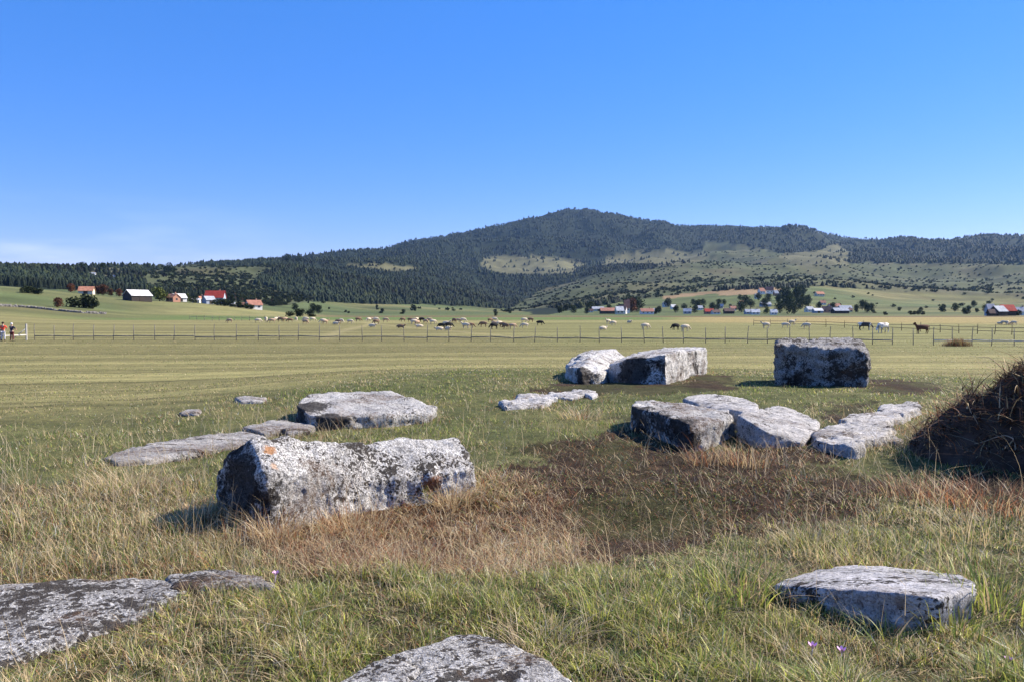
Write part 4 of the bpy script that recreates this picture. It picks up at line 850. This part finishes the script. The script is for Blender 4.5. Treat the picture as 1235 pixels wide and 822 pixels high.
# right village trees
for i,(px,r,h,k) in enumerate([(675,640,8,'b'),(683,620,7,'b'),(692,600,9,'d'),(700,640,9,'d'),(708,610,8,'d'),(713,660,12,'d'),(735,700,8,'d'),(762,640,17,'r'),(768,630,18,'d'),(758,650,13,'d'),(795,640,8,'d'),(806,660,10,'d'),(815,630,8,'d'),(838,600,11,'d'),(842,640,13,'d'),(860,640,9,'d'),(866,610,8,'d'),(836,900,7,'d'),(848,880,8,'d'),(825,760,8,'d'),(867,850,8,'d'),(873,860,7,'l'),(894,640,12,'d'),(899,620,11,'d'),(892,700,9,'l'),(905,760,10,'d'),(922,760,11,'d'),(925,640,10,'l'),(915,900,9,'d'),(926,880,9,'d')]):
    T(px,r,h,k,'leafy tree in the straggling village right of centre' if k!='b' else 'low bush at the left edge of the right village','tree' if k!='b' else 'bush')
for lb, gn in (('leafy tree in the straggling village right of centre','trees of the village right of centre'),('low bush at the left edge of the right village','bushes at the edge of the right village')):
    for i, o in enumerate(sorted([q for q in COL.objects if q.get('label') == lb], key=lambda q: q.location.x/q.location.y)): o['group'] = gn; o['label'] = lb+', %s from the left' % ORD[i]
for px,r,h,k in [(940,640,20,'d'),(946,620,24,'d'),(952,660,30,'d'),(958,630,24,'d'),(963,610,20,'d'),(968,640,25,'d'),(950,800,32,'d'),(960,820,34,'d'),(944,900,26,'d'),(956,600,15,'l'),(972,620,14,'d'),(939,700,16,'d'),(966,900,30,'d'),(975,800,16,'d')]:
    q = T(px,r,h*(.62 if h>20 else .8),k,'tall dark tree in the grove at the middle of the right village',ws=.8); q['group'] = 'trees of the village grove'
for i, o in enumerate(sorted([q for q in COL.objects if q.get('group') == 'trees of the village grove'], key=lambda q: q.location.x/q.location.y)): o['label'] = 'tree in the dark grove inside the right village, %s from the left' % ORD[i]
for px,r,h,k,l in [(988,640,8,'d','round tree just right of the village grove'),(1005,600,9,'d','dark tree in front of the grey roofed farm'),(1012,600,6,'b','low bush by the grey roofed farm'),(1033,680,9,'d','left tree of the dark clump right of the grey roofed farm'),(1040,690,10,'d','second tree of the dark clump right of the grey roofed farm'),(1046,640,13,'d','largest tree of the dark clump right of the grey roofed farm'),(1051,660,11,'d','rightmost tree of the dark clump right of the grey roofed farm'),
    (1068,560,4,'b','tiny bush on the far meadow'),(1085,760,4,'b','small bush higher on the far meadow'),(1138,700,6,'d','first of three round trees on the far meadow'),(1152,710,9,'d','second and tallest of three round trees on the far meadow'),(1168,700,7,'d','left of the double round tree on the far meadow'),(1174,700,8,'d','right of the double round tree on the far meadow'),
    (1098,580,4,'b','first of the row of tiny bushes on the meadow'),(1103,580,4,'b','second of the row of tiny bushes on the meadow'),(1107,580,4,'b','third of the row of tiny bushes on the meadow'),(1113,580,4,'b','last of the row of tiny bushes on the meadow'),(1192,520,12,'d','tree behind the dark barn at the far right'),(1200,560,10,'d','tree above the red roof at the far right'),(1212,560,9,'d','second tree above the red roof at the far right'),(1228,480,6,'b','bush at the right edge by the dark barn')]:
    T(px,r,h,k,l,'bush' if k=='b' else 'tree')
# conifers
def con_template(seed, tiers=4, seg=7):
    g = np.random.default_rng(seed); V=[]; F=[]
    for k in range(tiers):
        z0 = .10+.80*k/tiers; z1 = min(1., z0+1.5*.8/tiers+.06); rr = .21*(1-k/tiers*.78); b = len(V)
        for i in range(seg*2):
            a = math.pi*i/seg+g.uniform(-.1,.1); q = rr*(1. if i%2 else .62)*g.uniform(.8,1.15); V.append((math.cos(a)*q,math.sin(a)*q,z0+g.uniform(-.02,.02)-(.03 if i%2 else 0)))
        V.append((0,0,z1)); t = len(V)-1
        for i in range(seg*2): F.append((b+i,b+(i+1)%(seg*2),t))
    return np.array(V),np.array(F)
CONT = [con_template(i,4,4) for i in range(4)]
CON_HI = []
for i in range(4):
    V,F = con_template(90+i,8,7); g = np.random.default_rng(i); C = L(.011,.019,.011)*(1+g.uniform(-.3,.4,(len(V),1))); me = npmesh('crown',V*np.array([1.5,1.5,1]),F,3,C); me.materials.append(M_CON)
    bm = bmesh.new(); tube(bm,[(0,0,-.03),(0,0,.5)],[.018,.01],6); tk = bm2me(bm,'trunk',True); tk.materials.append(M_BARK); CON_HI.append((me,tk))
def forest():
    n = 120000; px = RNG.uniform(-260,1500,n); u = RNG.random(n); r = 640*(5200/640)**(u**.62)
    th = np.arctan((px-CX)/(FX/math.cos(PITCH))); x,y = np.sin(th)*r, np.cos(th)*r; z = HG(x,y); c,s,m,b = farzone(x,y,z); qx,qy = proj(x,y,z)
    # visibility: drop what lies behind a ridge
    rr = np.exp(np.linspace(math.log(600),math.log(5200),90)); cols = np.linspace(-260,1500,700); tc_ = np.arctan((cols-CX)/(FX/math.cos(PITCH)))
    X = np.sin(tc_)[:,None]*rr[None]; Y = np.cos(tc_)[:,None]*rr[None]; el = ((HG(X.ravel(),Y.ravel())-EYE).reshape(X.shape))/rr[None]; mxe = np.maximum.accumulate(el,axis=1)
    ci = np.clip(np.round((px+260)/1760*699).astype(int),0,699); ri = np.clip(np.searchsorted(rr, r)-1,0,89)
    vis = (z+18-EYE)/r > mxe[ci,ri]-.0008
    dens = np.where(c, .05+.25*sstep(0,.3,fbm(x/80,y/80,seed=405)), np.where(m, .0, np.where(s, .0, 1.)))
    keep = vis & (RNG.random(n) < dens) & (qy < 372)
    x,y,z,r,px = x[keep],y[keep],z[keep],r[keep],px[keep]
    if len(x) > 46000: k = RNG.permutation(len(x))[:46000]; x,y,z,r,px = x[k],y[k],z[k],r[k],px[k]
    inframe = (px > -10) & (px < 1245); o = np.argsort(np.where(inframe, r, 1e9)); ind = o[:290]; rest = o[290:]
    for i in ind:
        h = random.uniform(5,8.5); root = plant_tree('conifer', random.choice(CON_HI), x[i], y[i], (h,h,h), 'dark spruce at the lower front of the wooded hill', 'conifer', 'front row conifers of the wooded hills')
    V=[];F=[];C=[];off=0
    for k,(tv,tf) in enumerate(CONT):
        s_ = rest[k::4]; hh = RNG.uniform(4.5,10,len(s_))*np.clip(r[s_]/2200,.85,1.3)*(1+.15*fbm(x[s_]/90,y[s_]/90,seed=401)); ro = RNG.uniform(0,6.28,len(s_)); wv = RNG.uniform(1.9,3.4,len(s_))
        cx_,sx_ = np.cos(ro),np.sin(ro); P = np.empty((len(s_),len(tv),3))
        P[:,:,0] = x[s_][:,None]+(tv[None,:,0]*cx_[:,None]-tv[None,:,1]*sx_[:,None])*(hh*wv)[:,None]; P[:,:,1] = y[s_][:,None]+(tv[None,:,0]*sx_[:,None]+tv[None,:,1]*cx_[:,None])*(hh*wv)[:,None]; P[:,:,2] = z[s_][:,None]-.5+tv[None,:,2]*hh[:,None]
        V.append(P.reshape(-1,3)); F.append((tf[None]+(np.arange(len(s_))*len(tv))[:,None,None]+off).reshape(-1,3)); off += len(s_)*len(tv)
        base = L(.011,.019,.012)[None]*(1+.45*RNG.normal(size=(len(s_),1))*.6+.9*fbm(x[s_]/160,y[s_]/160,seed=403)[:,None]); lt = RNG.random(len(s_)) < .16; base[lt] = L(.028,.040,.016); C.append(np.repeat(np.clip(base,.003,.2),len(tv),0))
    me = npmesh('forest',np.concatenate(V),np.concatenate(F),3,np.concatenate(C)); o = link('forest',me,M_CON); tag(o,'dense dark conifer forest covering the hills and the mountain','forest',kind='stuff')
forest()
def scrub():
    n = 36000; px = RNG.uniform(-100,1400,n); r = 620*(3400/620)**RNG.random(n)
    th = np.arctan((px-CX)/(FX/math.cos(PITCH))); x,y = np.sin(th)*r, np.cos(th)*r; z = HG(x,y); c,s,m,b = farzone(x,y,z); nn = fbm(x/70,y/70,seed=411)
    p = np.where(s, .50+.9*nn+.4*(px<400), np.where(c, .035, np.where(m, .012, 0.))); keep = RNG.random(n) < p; x,y,z,r,px = x[keep],y[keep],z[keep],r[keep],px[keep]
    o = np.argsort(np.where((px>-5)&(px<1240), r, 1e9)); ind = o[:290]; rest = o[290:]
    for i in ind:
        s_ = random.uniform(.45,1.15); plant_tree('bush', random.choice(SB+SB+[SBR]), x[i], y[i], (s_,s_,s_*random.uniform(.8,1.4)), 'round dark bush dotted over the lower hillside scrub', 'bush', 'bushes on the lower hillsides')
    V=[];F=[];C=[];off=0
    for k in range(4):
        tv,tf,tcx = leafcloud(34,[(0,0,.5),(.35,.1,.45),(-.3,.2,.4)],[.45,.35,.35],.28,(0,0,0),(1,1,1),500+k); s_ = rest[k::4]; hh = RNG.uniform(1.8,4.6,len(s_))
        P = np.empty((len(s_),len(tv),3)); P[:,:,0] = x[s_][:,None]+tv[None,:,0]*hh[:,None]*1.1; P[:,:,1] = y[s_][:,None]+tv[None,:,1]*hh[:,None]*1.1; P[:,:,2] = z[s_][:,None]+tv[None,:,2]*hh[:,None]
        V.append(P.reshape(-1,3)); F.append((tf[None]+(np.arange(len(s_))*len(tv))[:,None,None]+off).reshape(-1,4)); off += len(s_)*len(tv)
        base = L(.032,.044,.021)[None]*(1+.4*RNG.normal(size=(len(s_),1))); C.append(np.repeat(np.clip(base,.008,.2),len(tv),0))
    me = npmesh('scrub',np.concatenate(V),np.concatenate(F),4,np.concatenate(C)); q = link('scrub',me,M_FOL); tag(q,'far scattered bushes over the grassy hillside below the forest','scrub',kind='stuff')
scrub()
# individual skyline trees
for px,r,h,l in [(205,1190,14,'lone tree sticking up above the left ridge'),(347,1960,12,'taller tree of the pair on the ridge left of the mountain'),(361,1980,9,'smaller tree of the pair on the ridge left of the mountain'),(100,1120,9,'pine standing on the left ridge'),(125,1130,10,'second pine standing on the left ridge')]:
    T(px,r,h,'d',l,'tree')

# ------------------------------------------------------------------ houses
def house(name, px, r, wpx, hpx, rot, wall, roof, label, depth=.8, cat='house', roofh=.42, windows=True, chimney=True, over=.35, dz=0):
    if r < 500: wpx *= .92; hpx *= .85
    x,y,z = AT(px,r); w_ = wpx/FX*r; H = hpx/FX*r; d = w_*depth; hw = H*(1-roofh); hr = H*roofh
    zmin = min(float(HG(x+a*w_/2, y+b*d/2)[0]) for a in (-1,1) for b in (-1,1)); root = empty(name,(x,y,z+dz),rot); tag(root,label,cat)
    bm = bmesh.new(); v = [bm.verts.new(p) for p in ((-w_/2,-d/2,zmin-z-.5),(w_/2,-d/2,zmin-z-.5),(w_/2,d/2,zmin-z-.5),(-w_/2,d/2,zmin-z-.5),(-w_/2,-d/2,hw),(w_/2,-d/2,hw),(w_/2,d/2,hw),(-w_/2,d/2,hw),(-w_/2,0,H-.12),(w_/2,0,H-.12))]
    for f in ((0,1,5,4),(1,2,6,9,5),(2,3,7,6),(3,0,4,8,7),(4,5,9,8),(6,7,8,9),(3,2,1,0)): bm.faces.new([v[i] for i in f])
    link('wall', bm2me(bm,'wall'), wall, root)
    bm = bmesh.new(); sl = hr/(d/2); th = .18
    for s in (-1,1):
        e = d/2+over; P_ = [(-w_/2-over,0,H),(w_/2+over,0,H),(w_/2+over,s*e,H-sl*e),(-w_/2-over,s*e,H-sl*e)]; a = [bm.verts.new(p) for p in P_]; b = [bm.verts.new((p[0],p[1],p[2]+th)) for p in P_]
        bm.faces.new(a); bm.faces.new(b[::-1])
        for i in range(4): bm.faces.new((a[i],a[(i+1)%4],b[(i+1)%4],b[i]))
    rf = link('roof', bm2me(bm,'roof'), roof, root)
    if chimney:
        bm = bmesh.new(); bx(bm,(w_*.22,d*.1,H+.25),(.6,.6,1.5)); link('chimney', bm2me(bm,'chimney'), MC, rf)
    if windows:
        nw = max(2, int(w_/3))
        for i in range(nw):
            for side in (-1,1):
                xx = -w_/2+w_*(i+.5)/nw; bm = bmesh.new(); bx(bm,(xx,side*(d/2+.03),hw*.58),(min(1.1,w_/nw*.5),.08,min(1.3,hw*.4))); link('window', bm2me(bm,'window'), MW, root)
        for side in (-1,1): bm = bmesh.new(); bx(bm,(side*(w_/2+.03),0,hw*.6),(.08,1.0,min(1.2,hw*.4))); link('window', bm2me(bm,'window'), MW, root)
    else:
        bm = bmesh.new(); bx(bm,(0,-d/2-.04,hw*.4),(min(2.2,w_*.3),.08,hw*.8)); link('door', bm2me(bm,'door'), MD, root)
    return root
MC = simple('chimney_brick',(.35,.2,.15)); MW = simple('window_glass',(.04,.05,.06),.15,.1,spec=.5); MD = simple('barn_door',(.06,.045,.035))
def tiles(name,c):
    m,t,b = newmat(name,.85); tcn = N(t,'ShaderNodeTexCoord'); wv = N(t,'ShaderNodeTexWave'); wv.inputs['Scale'].default_value = 1.6; wv.inputs['Distortion'].default_value=.6; t.links.new(tcn.outputs['Object'],wv.inputs[0])
    n_ = noise(t,tcn.outputs['Object'],.8,4); c1 = mix(t,1.,ramp(t,n_,[(.3,tuple(q*.7 for q in c)),(.7,tuple(min(1,q*1.2) for q in c))]),ramp(t,wv.outputs['Fac'],[(0,.82),(1,1.05)]),'MULTIPLY'); t.links.new(c1,b.inputs['Base Color']); return m
OR,RD,TC,WR,GY,BRN = tiles('orange_tiles',(.46,.21,.13)),tiles('red_sheet_roof',(.42,.055,.04)),tiles('terracotta_tiles',(.36,.17,.12)),tiles('bright_sheet_roof',(.68,.66,.64)),tiles('grey_sheet_roof',(.36,.38,.42)),tiles('dark_brown_roof',(.13,.08,.07))
WH,DK,CRM,BL,BRK = simple('white_plaster',(.74,.72,.68),.9,.08),simple('dark_boards',(.055,.045,.04),.9,.3),simple('cream_plaster',(.66,.58,.44),.9,.08),simple('bluish_plaster',(.34,.38,.46),.9,.1),simple('red_brick',(.38,.2,.14),.9,.15)
house('barn',105,470,15,9,.25,CRM,OR,'orange roofed barn behind reddish trees, leftmost building of the left village',.7,'barn',.55,False,False)
house('barn',166,420,25,14,.95,DK,WR,'dark boarded barn with a bright white sheet roof in the left village',.8,'barn',.5,False,False)
house('house',209,440,13,10,-.5,BRK,OR,'orange roofed brick house right of the round crowned tree')
house('shed',216,452,14,10,.8,WH,WR,'pale roofed shed joined behind the orange roofed brick house',.9,'shed',.5,False,False)
house('shed',237,445,9,5.5,.1,WH,WR,'small white roofed shed left of the grey blue gable',.7,'shed',.35,False,False)
house('house',243,462,6,8,.9,BRK,OR,'narrow red gabled house behind the grey blue gable',1.)
house('shed',252,440,12,10,.9,BL,GY,'grey blue gabled shed in front of the big red roof',.8,'shed',.45,False,False)
house('house',260,462,22,17,.08,BL,RD,'large house with a vivid red roof, tallest in the left village',.6,roofh=.5)
house('shed',281,440,7,5,-.3,WH,WR,'tiny white shed right of the big red roof',.8,'shed',.4,False,False)
house('shed',290,442,14,6,.05,BRK,TC,'long low terracotta roofed shed behind the hedge',.5,'shed',.5,False,False)
house('house',306,430,17,12,.7,WH,TC,'white walled house with a terracotta roof at the right end of the left village',.75,roofh=.5)
house('house',113,1010,5,5,.3,WH,GY,'tiny white house in a clearing on the left wooded ridge',.8); house('house',139,1030,4,3.5,.3,WH,GY,'tiny pale hut right of the white house on the left ridge',.8)
# right village
for (px,r,w_,h,rot,wl,rf,l,kind) in [
 (721,760,14,5,.1,CRM,GY,'long pale shed above the red barn','shed'),(733,640,18,7,.05,DK,TC,'long dark barn with a dull red roof left of the yellow house','barn'),
 (747,620,9,9,.2,CRM,WR,'cream walled house right of the long dark barn','house'),(751,640,9,10,-.4,WH,OR,'orange roofed white house behind the cream walled house','house'),(756,660,6,16,.1,WH,OR,'tall narrow house rising above the cream walled house','house'),
 (780,620,15,6.5,.05,WH,TC,'low white house with a salmon roof right of the tall trees','house'),(803,860,7,6,.3,WH,GY,'small white house on the slope above the salmon roof','house'),(812,800,6,5,.3,WH,WR,'tiny white shed right of the small slope house','shed'),
 (829,640,9,6,-.2,BL,GY,'grey house left of the maroon roof','house'),(855,630,10,6,.0,BRK,RD,'maroon roofed house in the middle of the right village','house'),(863,620,9,5,.2,WH,BRN,'white walled brown roofed house beside the maroon roof','house'),(879,640,11,6,0,DK,BRN,'dark shed left of the white cottage','shed'),
 (903,620,9,5.5,.1,BL,GY,'bluish cottage beside the white cottage','house'),(911,600,9,6,-.1,WH,WR,'bright white cottage left of the grove','house'),(933,590,7,6,0,WH,WR,'bright white cabin at the left foot of the grove','house'),
 (918,1000,7,7,.4,WH,TC,'red roofed white house, left of three above the grove','house'),(928,1010,8,8,-.3,WH,TC,'red roofed white house, middle of three above the grove','house'),(936,980,6,6,.2,BRK,GY,'grey roofed brick house, right of three above the grove','house'),(913,930,5,6,.2,WH,GY,'small white house below the red roofed three','house'),(923,780,11,5,.1,BL,GY,'blue grey low barn beside the grove','barn'),
 (988,1000,9,5,.2,CRM,OR,'orange roofed house on the slope right of the grove','house'),(965,950,4,5,.2,WH,WR,'tiny white house peeping from the grove','house'),
 (976,680,9,6,.4,WH,GY,'white gabled house just right of the grove','house'),(986,660,10,5,.1,BL,WR,'light roofed shed in front of the white gabled house','shed'),(997,670,9,7,-.2,BRK,BRN,'brown house right of the light roofed shed','house'),
 (1006,760,12,6,.1,WH,TC,'faded terracotta house above the grey roofed farm','house'),(1013,650,16,6,.05,DK,GY,'long grey roofed farm building','barn'),(1019,720,13,6,.0,BL,GY,'second grey roof behind the long farm building','barn'),
 (1204,430,16,12,.45,DK,GY,'dark barn with a grey roof at the far right','barn'),(1214,450,15,13,.1,DK,RD,'dark barn with a faded red roof at the far right','barn'),(1194,460,9,14,.2,BL,GY,'tall grey shed left of the two dark barns','shed'),(884,720,7,5,.2,WH,TC,'small red roofed cottage behind the dark shed','house'),(869,780,6,5,-.3,CRM,GY,'small cream cottage above the brown roofed house','house'),(895,830,6,4.5,.2,WH,TC,'tiny red roofed cottage on the slope left of the grove','house'),(844,760,6,5,.3,WH,GY,'small grey roofed cottage above the maroon roof','house'),(791,700,6,4.5,.2,WH,GY,'small white cottage behind the salmon roofed house','house'),(712,720,6,4,.1,WH,BRN,'tiny brown roofed hut at the left end of the right village','house'),(992,850,6,4.5,.1,WH,TC,'tiny red roofed cottage above the light roofed shed','house'),(1024,700,6,4,.2,CRM,BRN,'tiny brown roofed hut right of the grey roofed farm','house'),(1231,520,10,8,.0,WH,GY,'white house at the right edge of the photo','house'),(1196,425,8,8,.1,DK,BRN,'lowest dark lean-to left of the dark barns','shed')]:
    house(kind,px,r,w_,h,rot,wl,rf,l,.7,kind,.5,kind=='house',kind=='house')
# ------------------------------------------------------------------ haze
bm = bmesh.new(); bx(bm,(0,3000,(-30+900)/2.),(14000,9000,930)); m,t,b = newmat('air'); t.nodes.remove(b); pv = N(t,'ShaderNodeVolumePrincipled'); pv.inputs['Color'].default_value=(.34,.58,1,1); pv.inputs['Density'].default_value=.000032; pv.inputs['Anisotropy'].default_value=.2
t.links.new(pv.outputs[0], t.nodes['Material Output'].inputs['Volume']); hz = link('haze', bm2me(bm,'haze'), m); tag(hz,kind='stuff')
hz.display_type = 'WIRE'
